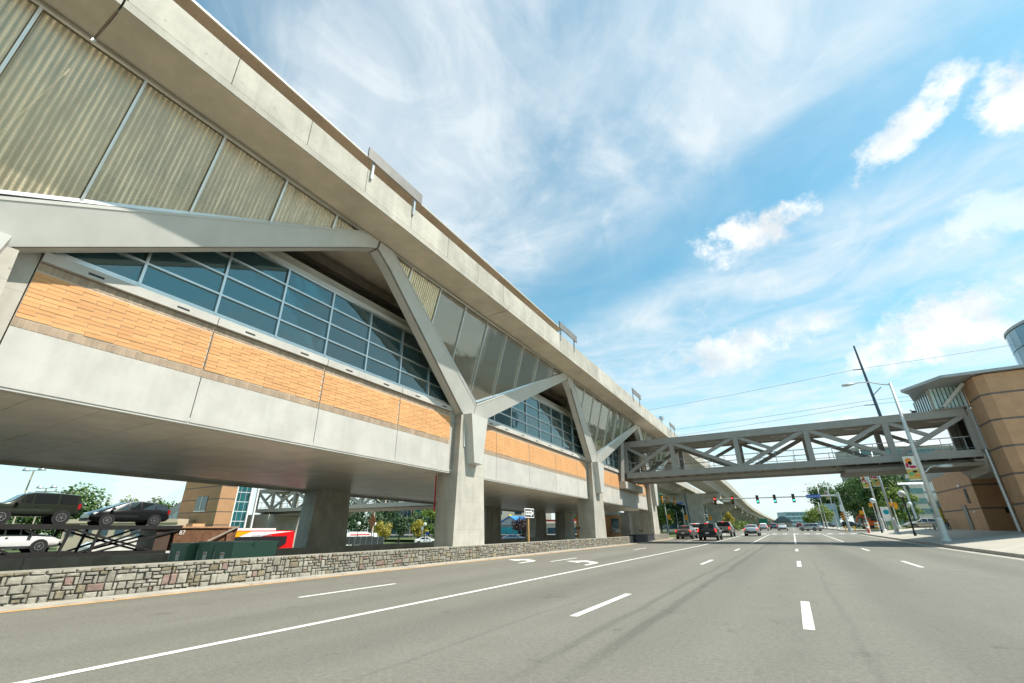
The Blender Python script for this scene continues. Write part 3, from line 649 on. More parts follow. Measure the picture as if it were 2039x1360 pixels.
# ================================================================ footbridges
def truss_bridge(name, label, x_nodes, y0, y1, zb, zt, mat, full_first=True, tray=None):
    t = thing(name, label, 'footbridge', ((x_nodes[0]+x_nodes[-1])/2, (y0+y1)/2, zb))
    xa, xb = x_nodes[0], x_nodes[-1]
    for si, y in enumerate((y0, y1)):
        s = 1 if si else -1
        MB().box(xa, xb, y-.2, y+.2, zb, zb+.52).build('bottom_chord', mat, t); MB().box(xa, xb, y-.2, y+.2, zt-.5, zt).build('top_chord', mat, t)
        for x in x_nodes: MB().box(x-.2, x+.2, y-.18, y+.18, zb+.521, zt-.501).build('truss_post', mat, t)
        up = full_first
        for a, e in zip(x_nodes[:-1], x_nodes[1:]):
            p0, p1 = ((a+.2, zb+.5), (e-.2, zt-.48)) if up else ((a+.2, zt-.48), (e-.2, zb+.5))
            MB().beam((p0[0], y, p0[1]), (p1[0], y, p1[1]), .26, .32).build('truss_diagonal', mat, t)
            mx, mz = (p0[0]+p1[0])/2, (p0[1]+p1[1])/2
            h0 = (a+.2, zt-.48) if up else (e-.2, zt-.48)
            MB().beam((h0[0], y, h0[1]), (mx, y, mz), .24, .28).build('truss_diagonal', mat, t)
            up = not up
    MB().box(xa, xb, y0+.21, y1-.21, zb+.26, zb+.45).build('deck', CONC_D, t)
    k = xa+.6
    while k < xb: MB().box(k-.09, k+.09, y0+.2, y1-.2, zb-.06, zb+.255).build('cross_beam', mat, t); k += 1.42
    for y in (y0+1.0, (y0+y1)/2, y1-1.0): MB().box(xa, xb, y-.07, y+.07, zb-.34, zb-.065).build('stringer', mat, t)
    MB().box(xa, xb, y0-.18, y1+.18, zt+.005, zt+.1).build('roof', mat, t)
    MB().box(xa, xb, y0+.2, y1-.2, zt-.42, zt-.36).build('ceiling', M('bridge_ceiling', (.45, .42, .36), .7, var=.15), t)
    for y in (y0+.32, y1-.32):
        MB().tube([(xa, y, zb+1.55), (xb, y, zb+1.55)], .035, 8).build('handrail', GALV, t); MB().tube([(xa, y, zb+.72), (xb, y, zb+.72)], .025, 6).build('lower_rail', GALV, t)
        k = xa+.8
        while k < xb: MB().tube([(k, y, zb+.45), (k, y, zb+1.55)], .025, 6).build('rail_post', GALV, t); k += 1.4
    k = xa+2.8
    while k < xb-1: MB().box(k-.6, k+.6, y0+1.5, y0+1.75, zt-.48, zt-.425).build('ceiling_light', WHITE, t); k += 5.6
    if tray: MB().box(tray[0], tray[1], y0-.1, y1+.1, zb-.62, zb-.35).build('service_tray', M('tray_brown', (.21, .175, .13), .6, var=.1), t)
    return t
truss_bridge('footbridge', 'grey steel truss footbridge crossing the road to the brick tower', [-13.45, -8.75, -3.0, 2.6, 8.1, 13.1], 46.2, 50.6, 5.95, 9.48, BRIDGE, True, (4.6, 13.0))
b2 = truss_bridge('footbridge', 'pale truss footbridge seen under the station, leading to the brick pavilion', [-76.5, -72.3, -66.7, -61.5, -56.6, -51.6, -46, -40.5, -34.5, -28.6], 46.2, 50.6, 4.25, 7.75, M('bridge_pale', (.42, .39, .33), .55, var=.06), False, (-76, -58))
# bearing seat on the station wall, below the bridge
MB(sh).box(-13.89, -13.25, 44.6, 51.2, 5.55, 6.2).build('bearing_ledge', CONC, st)
b = MB(sh); b.beam((-13.75, 44.9, 6.25), (-13.3, 44.6, 10.4), .4, .5); b.build('end_frame', BRIDGE, st)

# ================================================================ brick tower at the right-hand end of the bridge
TB = M('tower_brick', (.47, .275, .155), .85, var=.10, scale=1.2, fine=.12, streak=.06, bump=.1, bscale=60); TBAND = M('tower_band', (.15, .13, .115), .85, var=.1)
tw = thing('brick_tower', 'brown brick stair tower with dark bands at the right end of the footbridge', 'tower', (16, 46, .8))
bands = [2.55, 4.42, 6.2, 8.0, 9.8]
def banded(pts, z0, z1, parent, inset=.02):
    """a brick block on a polygon footprint, courses split by thin recessed dark bands"""
    zz = [z0]+[z for z in bands if z0 < z < z1]+[z1]
    for a, e in zip(zz[:-1], zz[1:]):
        b = MB(); b.prism([(x, y, a+(.13 if a != z0 else 0)) for x, y in pts], (0, 0, e-a-(.13 if a != z0 else 0)-.002)); b.build('brick_tier', TB, parent, fix=True)
        if a != z0:
            cx = sum(p[0] for p in pts)/len(pts); cy = sum(p[1] for p in pts)/len(pts)
            b = MB(); b.prism([(x+(.02 if x < cx else -.02), y+(.02 if y < cy else -.02), a) for x, y in pts], (0, 0, .128)); b.build('dark_band', TBAND, parent, fix=True)
banded([(13.5, 43.6), (14.0, 43.2), (34, 43.2), (34, 46.0), (13.5, 46.0)], .4, 11.28, tw)
banded([(17.6, 46.02), (34, 46.02), (34, 53.98), (17.6, 53.98)], .4, 11.27, tw)
banded([(13.9, 54.0), (34, 54.0), (34, 66.0), (13.9, 66.0)], .4, 5.9, tw)
MB().tube([(13.36, 46.05, .85), (13.36, 46.05, 11.2)], .11, 8).build('downpipe', GALV, tw)
b = MB(); b.hexa([(13.3, 46.8, 4.9), (17.5, 46.8, 4.9), (17.5, 53.6, 4.9), (13.9, 53.6, 4.9)], [(12.5, 46.2, 5.8), (17.5, 46.2, 5.8), (17.5, 53.9, 5.8), (12.5, 51.4, 5.8)]); b.build('bridge_corbel', CONC, tw, fix=True)
MB().box(13.15, 17.5, 46.2, 53.9, 5.82, 6.4).build('landing_slab', CONC, tw)
MB().box(13.2, 17.5, 51.0, 51.3, 6.41, 9.9).build('lobby_wall', M('lobby_dark', (.14, .135, .125), .7), tw)
for z in (6.41, ): MB().box(13.15, 13.5, 45.95, 46.35, z, 9.45).build('portal_post', BRIDGE, tw)
MB().box(13.35, 13.55, 50.3, 50.9, 6.41, 9.5).build('portal_post', BRIDGE, tw)
# clerestory glass box over the bridge end, under a thin flying roof
CLG = M('clerestory', (.45, .62, .60), .12, var=.1, spec=.8, rand=.1)
for i in range(8):
    x = 11.5+i*.24; MB().box(x, x+.2, 46.0, 46.03, 9.62, 11.28).build('clerestory_pane', CLG, tw); MB().box(x+.2, x+.24, 45.96, 46.06, 9.6, 11.28).build('clerestory_bar', DARK, tw)
for i in range(7):
    y = 46.1+i*.68; MB().box(11.40, 11.43, y, y+.6, 9.62, 11.28).build('clerestory_pane', CLG, tw); MB().box(11.36, 11.46, y+.6, y+.68, 9.6, 11.28).build('clerestory_bar', DARK, tw)
MB().box(11.33, 11.47, 45.95, 46.08, 9.6, 11.28).build('clerestory_post', BRIDGE, tw)
MB().box(11.2, 13.5, 45.9, 50.9, 9.59, 9.66).build('clerestory_sill', BRIDGE, tw)
b = MB(); b.prism([(9.8, 46.0, 11.30), (11.7, 43.0, 11.36), (36, 42.5, 11.36), (36, 56, 11.36), (13.4, 56, 11.33), (11.4, 50.6, 11.31), (10.5, 47.3, 11.30)], (0, 0, .2)); b.build('flying_roof', M('roof_metal', (.36, .37, .37), .4, .4, var=.06), tw, fix=True)
b = MB(); b.beam((11.9, 45.6, 9.7), (13.35, 45.0, 11.2), .18, .22); b.build('roof_strut', STEELP, tw)
d = MB().box(13.82, 13.9, 57.6, 58.6, .95, 3.0).build('door', M('door_grey', (.2, .19, .17), .5), tw); MB().tube([(13.78, 57.75, 1.9), (13.78, 57.75, 2.1)], .02, 6).build('door_handle', GALV, d)
v = MB().box(13.85, 13.9, 56.0, 56.6, 3.1, 4.3).build('louvre', TBAND, tw)
for k in range(6): MB().box(13.82, 13.86, 56.05, 56.55, 3.16+k*.19, 3.27+k*.19).build('louvre_blade', DARK, v)
MB().box(13.8, 13.9, 57.2, 57.7, 4.55, 4.75).build('wall_lamp', WHITE, tw); MB().box(13.8, 13.9, 55.6, 55.9, 2.3, 2.45).build('wall_lamp', WHITE, tw)
MB().box(15.3, 16.3, 53.9, 53.99, 2.2, 2.6).build('wall_grille', DARK, tw); MB().box(14.6, 14.75, 43.08, 43.2, 3.9, 4.15).build('wall_camera', GALV, tw)
# entrance pavilion behind the tower
ep = thing('entrance_pavilion', 'grey glazed entrance wing behind the brick tower, beside the bicycles', 'pavilion', (18, 84, 1))
MB().box(15.2, 16.2, 66.2, 67.2, .7, 9).build('pier', M('pier_grey', (.32, .30, .27), .7), ep)
MB().box(15.2, 30, 67.3, 74, 5.8, 9).build('upper_wall', MATS['pier_grey'], ep)
for i in range(3):
    for j in range(3): MB().box(14.3, 14.36, 66.3+i*2.2, 68.4+i*2.2, .9+j*1.65, 2.5+j*1.65).build('pane', TEAL, ep)
MB().box(14.1, 14.28, 68, 68.9, 1.6, 3.0).build('notice', M('notice_yellow', (.6, .36, .03), .5), ep)
cn = thing('bus_canopy', 'white sloping shelter roof on slim legs behind the footbridge', 'canopy', (19, 104, 1))
b = MB(); b.hexa([(17.3, 104, 7.9), (24, 100, 7.3), (28, 108, 8.1), (18.6, 112, 8.7)], [(17.3, 104, 8.0), (24, 100, 7.5), (28, 108, 8.3), (18.6, 112, 8.8)]); b.build('roof', WHITE, cn, fix=True)
for k in range(1, 8):
    t = k/8; p = Vector((17.3, 104, 8.03)).lerp(Vector((24, 100, 7.53)), t); q_ = Vector((18.6, 112, 8.83)).lerp(Vector((28, 108, 8.33)), t); MB().beam(p, q_, .08, .06).build('roof_seam', STEELP, cn)
for x, y in ((18.6, 105.5), (21.5, 103), (24, 107)): MB().tube([(x, y, .9), (x-.3, y, 7.8)], .16, 8).build('leg', WHITE, cn)

# ================================================================ viaduct beyond the station
VP = [(56.9, -10.72, 12.60), (61, -10.75, 12.52), (75, -10.85, 12.25), (95, -11.0, 11.85), (116, -11.25, 11.45), (146, -11.6, 10.75), (190, -12.9, 10.1), (235, -13.8, 9.6), (320, -14.4, 9.1), (420, -14.9, 8.9), (640, -15.4, 8.8), (1000, -17.5, 8.7), (1600, -24, 8.7)]
def vpt(y):
    for (a, xa, za), (c, xc, zc_) in zip(VP[:-1], VP[1:]):
        if a <= y <= c: t = (y-a)/(c-a); return xa+(xc-xa)*t, za+(zc_-za)*t
    return VP[-1][1:]
vd = thing('viaduct', 'pale twin concrete rail viaduct sweeping away beyond the station', 'viaduct', (-18, 200, 0))
vys = [61.05+i*6 for i in range(31)]+[250, 270, 300, 340, 400, 500, 640, 820, 1000, 1300, 1600]
def loft(sec, mat, name, x_off=0, ys=vys):
    b = MB(); n = len(sec); k = 0
    def V(y):                                       # smooth the polyline
        pts = [vpt(max(57, min(1600, y+d))) for d in (-9, -4, 0, 4, 9)]; return sum(p[0] for p in pts)/5, sum(p[1] for p in pts)/5
    vs = []
    for y in ys:
        x, z = V(y); vs += [(x+x_off+sx, y, z+sz) for sx, sz in sec]
    fs = [(i*n+j, i*n+(j+1) % n, (i+1)*n+(j+1) % n, (i+1)*n+j) for i in range(len(ys)-1) for j in range(n)]
    fs += [tuple(range(n)), tuple(range((len(ys)-1)*n, len(ys)*n))]
    b.add(vs, fs); return b.build(name, mat, vd, fix=True)
for off in (0, -9.0):
    loft([(-.22, 0), (0, 0), (0, -1.28), (-.22, -1.28)], CONC, 'parapet', off)
    loft([(-.22, -1.05), (-.02, -1.285), (-1.3, -1.5), (-1.75, -2.75), (-4.55, -2.75), (-5.0, -1.5), (-6.28, -1.285), (-6.08, -1.05)], CONC, 'box_girder', off)
    loft([(-6.3, 0), (-6.08, 0), (-6.08, -1.28), (-6.3, -1.28)], CONC, 'parapet', off)
for i, y in enumerate([67, 116, 152, 186, 214, 240, 274, 308, 345, 385, 430, 480, 540, 600]):
    x, z = vpt(y); zc_ = z-2.8; z0 = rise(y)-.2; cx = x-7.6; hb = 2.0
    pr = MB(); pr.hexa([(cx-hb, y-1, z0), (cx+hb, y-1, z0), (cx+hb, y+1, z0), (cx-hb, y+1, z0)], [(cx-hb*.9, y-1, zc_-2.3), (cx+hb*.9, y-1, zc_-2.3), (cx+hb*.9, y+1, zc_-2.3), (cx-hb*.9, y+1, zc_-2.3)])
    po = pr.build('pier', CONC_D, vd, fix=True)
    b = MB(); b.prism([(cx-1.9, y-1.15, zc_-2.45), (cx+1.9, y-1.15, zc_-2.45), (cx+6.0, y-1.15, zc_-1.35), (cx+6.0, y-1.15, zc_-.02), (cx-6.6, y-1.15, zc_-.02), (cx-6.6, y-1.15, zc_-1.35)], (0, 2.3, 0)); b.build('pier_cap', CONC_D, po, fix=True)
    for dx in (-2.6, -4.0, 2.9, 4.3): MB().box(cx+dx+.3, cx+dx+.9, y-.4, y+.4, zc_-.018, zc_+.06).build('bearing', DARK, po)
# ================================================================ vehicles
TYRE = M('tyre', (.018, .018, .019), .85, var=.1); RIM = M('rim', (.55, .56, .57), .3, .9, var=.05); CARGLASS = M('car_glass', (.012, .016, .018), .05, var=0, spec=.9)
PLAST = M('black_plastic', (.022, .022, .024), .6, var=.08); TAIL = M('tail_lens', (.35, .01, .012), .25, var=0, spec=.6); TAILON = M('tail_lit', (1, .025, .015), .3, var=0, emit=.9); HEADL = M('head_lens', (.65, .68, .7), .12, var=0, spec=.8)
AMBER = M('amber_lens', (.8, .25, .02), .3, var=0); PLATE = M('number_plate', (.62, .66, .72), .5, var=0)
def paint(name, col, metal=.25): return M('paint_'+name, col, .3, metal, var=.03, scale=3, spec=.5, coat=.7)
KIND = {
 'sedan': dict(r=.33, wx=(-1.42, 1.42), st=[(-2.40, .42, .80, .86, .72, .62), (-2.30, .28, .92, 1.00, .86, .74), (-1.75, .25, .95, 1.08, .90, .76), (-1.05, .22, .94, 1.40, .91, .62), (-.2, .22, .93, 1.46, .91, .64), (.45, .22, .92, 1.42, .91, .62), (1.2, .22, .92, 1.02, .90, .78), (1.95, .24, .82, .90, .88, .76), (2.30, .3, .68, .72, .78, .6), (2.42, .4, .60, .62, .6, .5)], rw=2, ws=5, roof=(3, 5)),
 'suv': dict(r=.36, wx=(-1.36, 1.36), st=[(-2.28, .46, 1.0, 1.04, .78, .70), (-2.20, .32, 1.02, 1.12, .89, .76), (-1.85, .28, 1.03, 1.62, .92, .66), (-1.0, .28, 1.02, 1.70, .93, .70), (.1, .28, 1.0, 1.68, .93, .69), (.65, .28, .98, 1.58, .92, .66), (1.35, .28, .98, 1.08, .92, .78), (2.0, .32, .88, .96, .90, .78), (2.26, .4, .72, .76, .75, .6)], rw=1, ws=5, roof=(2, 5)),
 'crossover': dict(r=.345, wx=(-1.36, 1.36), st=[(-2.26, .50, .95, 1.0, .74, .66), (-2.20, .34, 1.0, 1.15, .87, .70), (-2.0, .28, 1.03, 1.42, .90, .62), (-1.3, .26, 1.03, 1.56, .92, .66), (-.4, .26, 1.0, 1.63, .92, .68), (.25, .26, .97, 1.57, .92, .65), (1.5, .26, .95, 1.06, .90, .76), (2.05, .30, .80, .88, .86, .72), (2.28, .4, .66, .70, .70, .55)], rw=1, ws=5, roof=(2, 5)),
 'jeep': dict(r=.37, wx=(-1.33, 1.33), st=[(-2.12, .52, 1.08, 1.12, .88, .84), (-2.06, .46, 1.1, 1.2, .90, .86), (-1.95, .44, 1.1, 1.74, .90, .76), (-1.0, .42, 1.1, 1.80, .90, .77), (.2, .42, 1.1, 1.79, .90, .77), (.55, .42, 1.1, 1.70, .90, .74), (1.12, .42, 1.1, 1.18, .90, .84), (1.9, .44, 1.05, 1.12, .88, .80), (2.1, .46, .92, .98, .84, .76)], rw=1, ws=5, roof=(2, 5)),
 'pickup': dict(r=.40, wx=(-1.75, 1.85), st=[(-2.86, .52, 1.12, 1.16, .90, .86), (-2.82, .44, 1.14, 1.22, .96, .92), (-1.0, .42, 1.14, 1.24, .97, .92), (-.92, .42, 1.14, 1.84, .97, .72), (-.2, .42, 1.13, 1.90, .97, .74), (.75, .42, 1.12, 1.86, .97, .72), (1.55, .42, 1.12, 1.22, .97, .84), (2.6, .46, 1.08, 1.14, .94, .82), (2.85, .5, .9, .94, .82, .7)], rw=2, ws=5, roof=(3, 5)),
 'estate': dict(r=.33, wx=(-1.36, 1.36), st=[(-2.30, .45, .85, .9, .74, .66), (-2.24, .30, .93, 1.0, .86, .74), (-2.0, .25, .95, 1.40, .88, .62), (-1.2, .22, .94, 1.50, .89, .66), (-.1, .22, .93, 1.50, .89, .66), (.45, .22, .92, 1.44, .89, .63), (1.15, .22, .92, 1.02, .88, .76), (1.9, .24, .82, .90, .86, .74), (2.25, .32, .66, .70, .74, .58)], rw=1, ws=5, roof=(2, 5)),
}
PROTO = {}
def ringpts(s):
    x, zl, zb_, zt, w, wt = s
    h = [(0, zl), (.80*w, zl), (.97*w, zl+.14), (w, zl+(zb_-zl)*.55), (.965*w, zb_), (wt, zt-.035), (wt*.6, zt+.0), (0, zt+.018)]
    return [(x, -y, z) for y, z in h]+[(x, y, z) for y, z in h[-2:0:-1]]
def make_car(kind):
    K = KIND[kind]; st_ = K['st']; root = thing(kind, None, 'car', local=True)
    b = MB(); n = 14; vs = []
    for s in st_: vs += ringpts(s)
    fs = [(i*n+j, i*n+(j+1) % n, (i+1)*n+(j+1) % n, (i+1)*n+j) for i in range(len(st_)-1) for j in range(n)]+[tuple(range(n)), tuple(range((len(st_)-1)*n, len(st_)*n))]
    b.add(vs, fs); body = b.build('body', PLAST, root, fix=True, smooth=True); body.data.set_sharp_from_angle(angle=math.radians(38))
    def pane(a, c, d, e, name='window', off=.012, mat=CARGLASS, par=root):
        a, c, d, e = map(Vector, (a, c, d, e)); nrm = (c-a).cross(e-a).normalized(); 
        q = MB(); q.hexa([a-nrm*.01, c-nrm*.01, d-nrm*.01, e-nrm*.01], [a+nrm*off, c+nrm*off, d+nrm*off, e+nrm*off]); return q.build(name, mat, par, fix=True)
    def side(i, t, v, sgn):
        # point on the glasshouse side between station i and i+1
        s0, s1 = st_[i], st_[i+1]; L_ = lambda a, c: a+(c-a)*t
        x = L_(s0[0], s1[0]); zb_ = L_(s0[2], s1[2]); zt = L_(s0[3], s1[3])-.035; w = L_(s0[4], s1[4])*.965; wt = L_(s0[5], s1[5])
        return (x, sgn*(w+(wt-w)*v), zb_+(zt-zb_)*v)
    r0, r1 = K['roof']
    for sgn in (-1, 1):
        for i in range(r0, r1):
            q = [side(i, .06, .08, sgn), side(i, .94, .08, sgn), side(i, .94, .9, sgn), side(i, .06, .9, sgn)]
            pane(*(q if sgn < 0 else q[::-1]))
        i = K['ws']; q = [side(i, .04, .08, sgn), side(i, .62, .08, sgn), side(i, .30, .55, sgn), side(i, .04, .86, sgn)]; pane(*(q if sgn < 0 else q[::-1]))
        i = K['rw']
        if kind not in ('pickup', 'jeep'): q = [side(i, .45, .1, sgn), side(i, .97, .08, sgn), side(i, .97, .86, sgn), side(i, .75, .6, sgn)]; pane(*(q if sgn < 0 else q[::-1]))
        # mirror, door seam, handle
        xm = st_[K['ws']+1][0]-.32; w = st_[5][4]
        MB().box(xm-.06, xm+.1, sgn*(w+.02)-.0, sgn*(w+.02)+sgn*.16, st_[5][2]+.02, st_[5][2]+.17).build('mirror', PLAST, root)
        MB().box(-.14, -.02, sgn*(w-.01), sgn*(w+.03), st_[5][2]-.12, st_[5][2]-.08).build('handle', PLAST, root)
    for i, t0, t1 in ((K['ws'], .08, .94), (K['rw'], .10, .92)):
        s0, s1 = st_[i], st_[i+1]; f = lambda t, y: (s0[0]+(s1[0]-s0[0])*t, y*(s0[5]+(s1[5]-s0[5])*t), s0[3]+(s1[3]-s0[3])*t-.01)
        q = [f(t0, -.9), f(t1, -.9), f(t1, .9), f(t0, .9)]
        pane(*q, name='windscreen' if i == K['ws'] else 'rear_window', off=.028)
    # lights, bumpers, plates
    xr = st_[0][0]; s1 = st_[1]; xf = st_[-1][0]; sf = st_[-2]
    for sgn in (-1, 1):
        zt = s1[2]; tall = kind in ('suv', 'pickup', 'jeep', 'estate', 'crossover')
        MB().box(s1[0]-.05, s1[0]+(.16 if not tall else .1), sgn*(s1[4]-.24 if not tall else s1[4]-.16), sgn*(s1[4]+.008), zt-(.16 if not tall else .22), zt+(.02 if not tall else .08)).build('tail_light', TAIL, root, fix=True)
        MB().box(sf[0]-.25, sf[0]+.09, sgn*(sf[4]-.3), sgn*(sf[4]-.02), sf[2]-.09, sf[2]+.05).build('headlight', HEADL, root, fix=True)
    MB().box(xr-.06, xr+.12, -.72, .72, s1[1]+.10, s1[1]+.32).build('rear_bumper', PLAST, root); MB().box(xf-.25, xf+.04, -.66, .66, st_[-1][1]-.08, st_[-1][1]+.10).build('front_bumper', PLAST, root)
    MB().box(xr-.075, xr-.05, -.16, .16, (s1[1]+s1[2])/2-.02, (s1[1]+s1[2])/2+.1).build('number_plate', PLATE, root)
    MB().box(st_[r0][0]-.06, st_[r0][0]+.03, -.16, .16, st_[r0][3]-.03, st_[r0][3]+.01).build('brake_light', TAIL, root)
    if kind == 'jeep':
        MB().lathe([(.2, -.09), (.35, -.09), (.36, .07), (.2, .09)], 18, (xr-.16, 0, .98), 'X').build('spare_wheel', TYRE, root)
        for sgn in (-1, 1): MB().tube([(-1.6, sgn*.6, 1.84), (-.6, sgn*.62, 1.87), (.2, sgn*.6, 1.83)], .025, 6).build('roof_rail', PLAST, root)
    if kind in ('suv', 'estate'):
        for sgn in (-1, 1): MB().tube([(-1.6, sgn*.58, st_[3][3]+.0), (-.6, sgn*.6, st_[3][3]+.05), (.2, sgn*.58, st_[3][3]-.01)], .022, 6).build('roof_rail', PLAST, root)
    r = K['r']; w = st_[4][4]
    for x in K['wx']:
        for sgn in (-1, 1):
            MB().lathe([(r+.065, -.02), (r+.07, .02)], 20, (x, sgn*(w-.012), r), 'Y').build('wheel_arch', PLAST, root)
            wh = MB().lathe([(r*.66, -.11), (r-.02, -.11), (r, -.06), (r, .06), (r-.02, .11), (r*.66, .11)], 20, (x, sgn*(w-.095), r), 'Y').build('wheel', TYRE, root)
            q = MB(); yc = sgn*(w+.012)
            q.lathe([(.05, -.01), (.06, .012)], 10, (x, yc, r), 'Y')
            for k in range(7):
                a = 2*PI*k/7; q.beam((x+.04*math.cos(a), yc, r+.04*math.sin(a)), (x+r*.64*math.cos(a), yc, r+r*.64*math.sin(a)), .02, .055, (0, 1, 0))
            nseg = 20
            for k in range(nseg):
                a0, a1 = 2*PI*k/nseg, 2*PI*(k+1)/nseg; q.beam((x+r*.62*math.cos(a0), yc, r+r*.62*math.sin(a0)), (x+r*.62*math.cos(a1), yc, r+r*.62*math.sin(a1)), .03, .045, (0, 1, 0))
            q.build('rim', RIM, wh)
    return root
def set_mat(o, mt):
    if o.material_slots: o.material_slots[0].link = 'OBJECT'; o.material_slots[0].material = mt
NAMES = {'sedan': 'sedan', 'suv': 'suv', 'crossover': 'crossover', 'jeep': 'off_roader', 'pickup': 'pickup_truck', 'estate': 'estate_car'}
def car(kind, label, loc, heading, pm, brake=False, group=None, scale=1, cat='car'):
    if kind not in PROTO: PROTO[kind] = make_car(kind); r = PROTO[kind]
    else: r = copy_tree(PROTO[kind])
    r.name = NAMES[kind]; r.location = loc; r.rotation_euler = (0, 0, heading); r.scale = (scale,)*3
    for k in ('group',):
        if k in r: del r[k]
    tag(r, label, cat, group)
    for c in bpy.data.objects:
        if c.parent == r:
            if c.name.startswith('body'): set_mat(c, pm)
            if brake and c.name.split('.')[0] in ('tail_light', 'brake_light'): set_mat(c, TAILON)
            elif c.name.split('.')[0] in ('tail_light', 'brake_light'): set_mat(c, TAIL)
    return r
P_BLACK = paint('black', (.008, .009, .011)); P_GREY = paint('grey', (.10, .085, .075)); P_SILVER = paint('silver', (.55, .56, .57), .6); P_WHITE = paint('white', (.75, .75, .74), 0); P_TRUCK = paint('taupe', (.17, .14, .11)); P_BLUE = paint('slate', (.09, .14, .2)); P_OLIVE = paint('olive', (.02, .027, .017)); P_RED = paint('dark_red', (.18, .015, .015)); P_GOLD = paint('champagne', (.52, .47, .38), .5)
H = PI/2
TG = 'traffic on the main road'
def rc(kind, label, x, y, pm, brake=True, h=H, **k): return car(kind, label, (x, y, rise(y)+.006), h, pm, brake, TG, **k)
rc('suv', 'black SUV braking in the lane beside the stone wall', -7.75, 55.0, P_BLACK)
rc('sedan', 'grey sedan waiting left of the black SUV', -11.1, 60.2, P_GREY)
rc('suv', 'white SUV half hidden behind the grey sedan', -11.0, 67.5, P_WHITE)
rc('pickup', 'taupe pickup truck ahead of the black SUV', -8.0, 70.2, P_TRUCK, cat='truck')
rc('sedan', 'silver sedan with brake lights on in the middle lane', -5.1, 75.5, P_SILVER)
rc('crossover', 'white hatchback braking beyond the crossing, left lane', -6.2, 132, P_WHITE)
rc('sedan', 'white sedan driving away beyond the crossing, right lane', -2.1, 126, P_WHITE, False)
rc('estate', 'silver estate car turning across the junction', 3.2, 121.5, P_SILVER, False, H+.95)
rc('suv', 'slate blue SUV beyond the white hatchback', -4.6, 150, P_BLUE)
rc('sedan', 'dark sedan far ahead behind the slate SUV', -4.4, 178, P_BLACK)
rc('suv', 'dark SUV far down the left lane', -7.6, 165, P_GREY, False)
rc('suv', 'dark red SUV far down the right lane', 2.0, 205, P_RED)
rc('sedan', 'small dark car far away near the right kerb', 4.6, 230, P_BLACK, False)
PG = 'cars parked across the junction'
for i, (kind, x, y, pm, lb) in enumerate((('suv', 15.0, 176, P_BLACK, 'black SUV parked behind the signal pole'), ('sedan', 18.5, 160, P_SILVER, 'silver sedan parked right of the signal pole'), ('sedan', 10.5, 200, P_BLUE, 'slate car parked behind the tall lamp post'), ('sedan', 7.0, 205, P_RED, 'dark red car parked behind the turning estate car'))):
    car(kind, lb, (x, y, rise(y)+.2), .12 if i < 2 else -.2, pm, False, PG)
car('sedan', 'champagne sedan standing behind the black globe lamp post', (16.2, 88, rise(88)+.55), PI+.05, P_GOLD, False)
car('suv', 'pale blue-grey car behind the champagne sedan', (19.5, 100, rise(100)+.2), PI-.1, P_SILVER, False)
car('sedan', 'dark car in the forecourt left of the arrow sign post', (-46.5, 80.0, -.95), .5, P_BLUE, False)
car('sedan', 'white car passing behind the globe lamps, under the station', (-64, 75.2, -1.3), .6, P_WHITE, False)
# --- car carrier on the far road
RAMP = M('carrier_frame', (.028, .026, .025), .6, .3, var=.2, scale=4)
cc_ = thing('car_carrier', 'dark open car carrier trailer on the road behind the station', 'trailer', (-40, 9, -1.3))
XC = -40.0
def dk(y): return 1.86 if y < 12.5 else 1.86-.012*(y-12.5)*0+(.04 if y < 18 else 0)
for x in (XC+1.05, XC-1.05):
    MB().beam((x, -2, 1.72), (x, 18.2, 1.66), .16, .24).build('upper_rail', RAMP, cc_); MB().beam((x, -2, .16), (x, 17.5, .05), .16, .26).build('lower_rail', RAMP, cc_)
    for y in (1.5, 7.0, 11.7, 13.2): MB().beam((x, y, .2), (x, y+.25, 1.75), .14, .14).build('deck_post', RAMP, cc_)
    for (ya, za, yb, zb_) in ((11.7, 1.65, 16.6, .2), (16.2, 1.6, 12.6, .2), (6.9, 1.6, 9.8, .15), (13.5, .2, 18.0, 1.5)): MB().beam((x, ya, za), (x, yb, zb_), .09, .12).build('deck_brace', RAMP, cc_)
for x0, x1 in ((XC-1.0, XC-.45), (XC+.45, XC+1.0)):
    MB().box(x0, x1, -2, 12.3, 1.79, 1.86).build('ramp_plate', RAMP, cc_); b = MB(); b.hexa([(x0, 12.6, 1.62), (x1, 12.6, 1.62), (x1, 18.3, 1.74), (x0, 18.3, 1.74)], [(x0, 12.6, 1.69), (x1, 12.6, 1.69), (x1, 18.3, 1.81), (x0, 18.3, 1.81)]); b.build('ramp_plate', RAMP, cc_)
    MB().box(x0, x1, -2, 12.5, .22, .3).build('ramp_plate', RAMP, cc_)
for y in (14.2, 15.4):
    for x in (XC+.95, XC-.95): MB().lathe([(.2, -.14), (.46, -.14), (.48, 0), (.46, .14), (.2, .14)], 16, (x, y, -.82), 'X').build('wheel', TYRE, cc_)
for y in (8.0, 8.5, 9.0): pass
l = MB(); l.tube([(XC+1.2, 8.3, .1), (XC+1.2, 8.6, 1.2)], .03, 6); l.tube([(XC+1.2, 8.75, .1), (XC+1.2, 8.9, 1.2)], .03, 6)
for k in range(4): l.tube([(XC+1.2, 8.36+k*.08, .3+k*.26), (XC+1.2, 8.8+k*.03, .3+k*.26)], .02, 6)
l.build('ladder', RAMP, cc_)
car('jeep', 'dark olive off-roader on the upper deck of the car carrier', (XC, 9.97, 1.865), -H, P_OLIVE)
car('crossover', 'black hatchback on the upper deck at the end of the car carrier', (XC, 15.0, 1.76), -H, P_BLACK)
car('sedan', 'white sedan on the lower deck of the car carrier', (XC, 9.35, .305), H, P_WHITE)
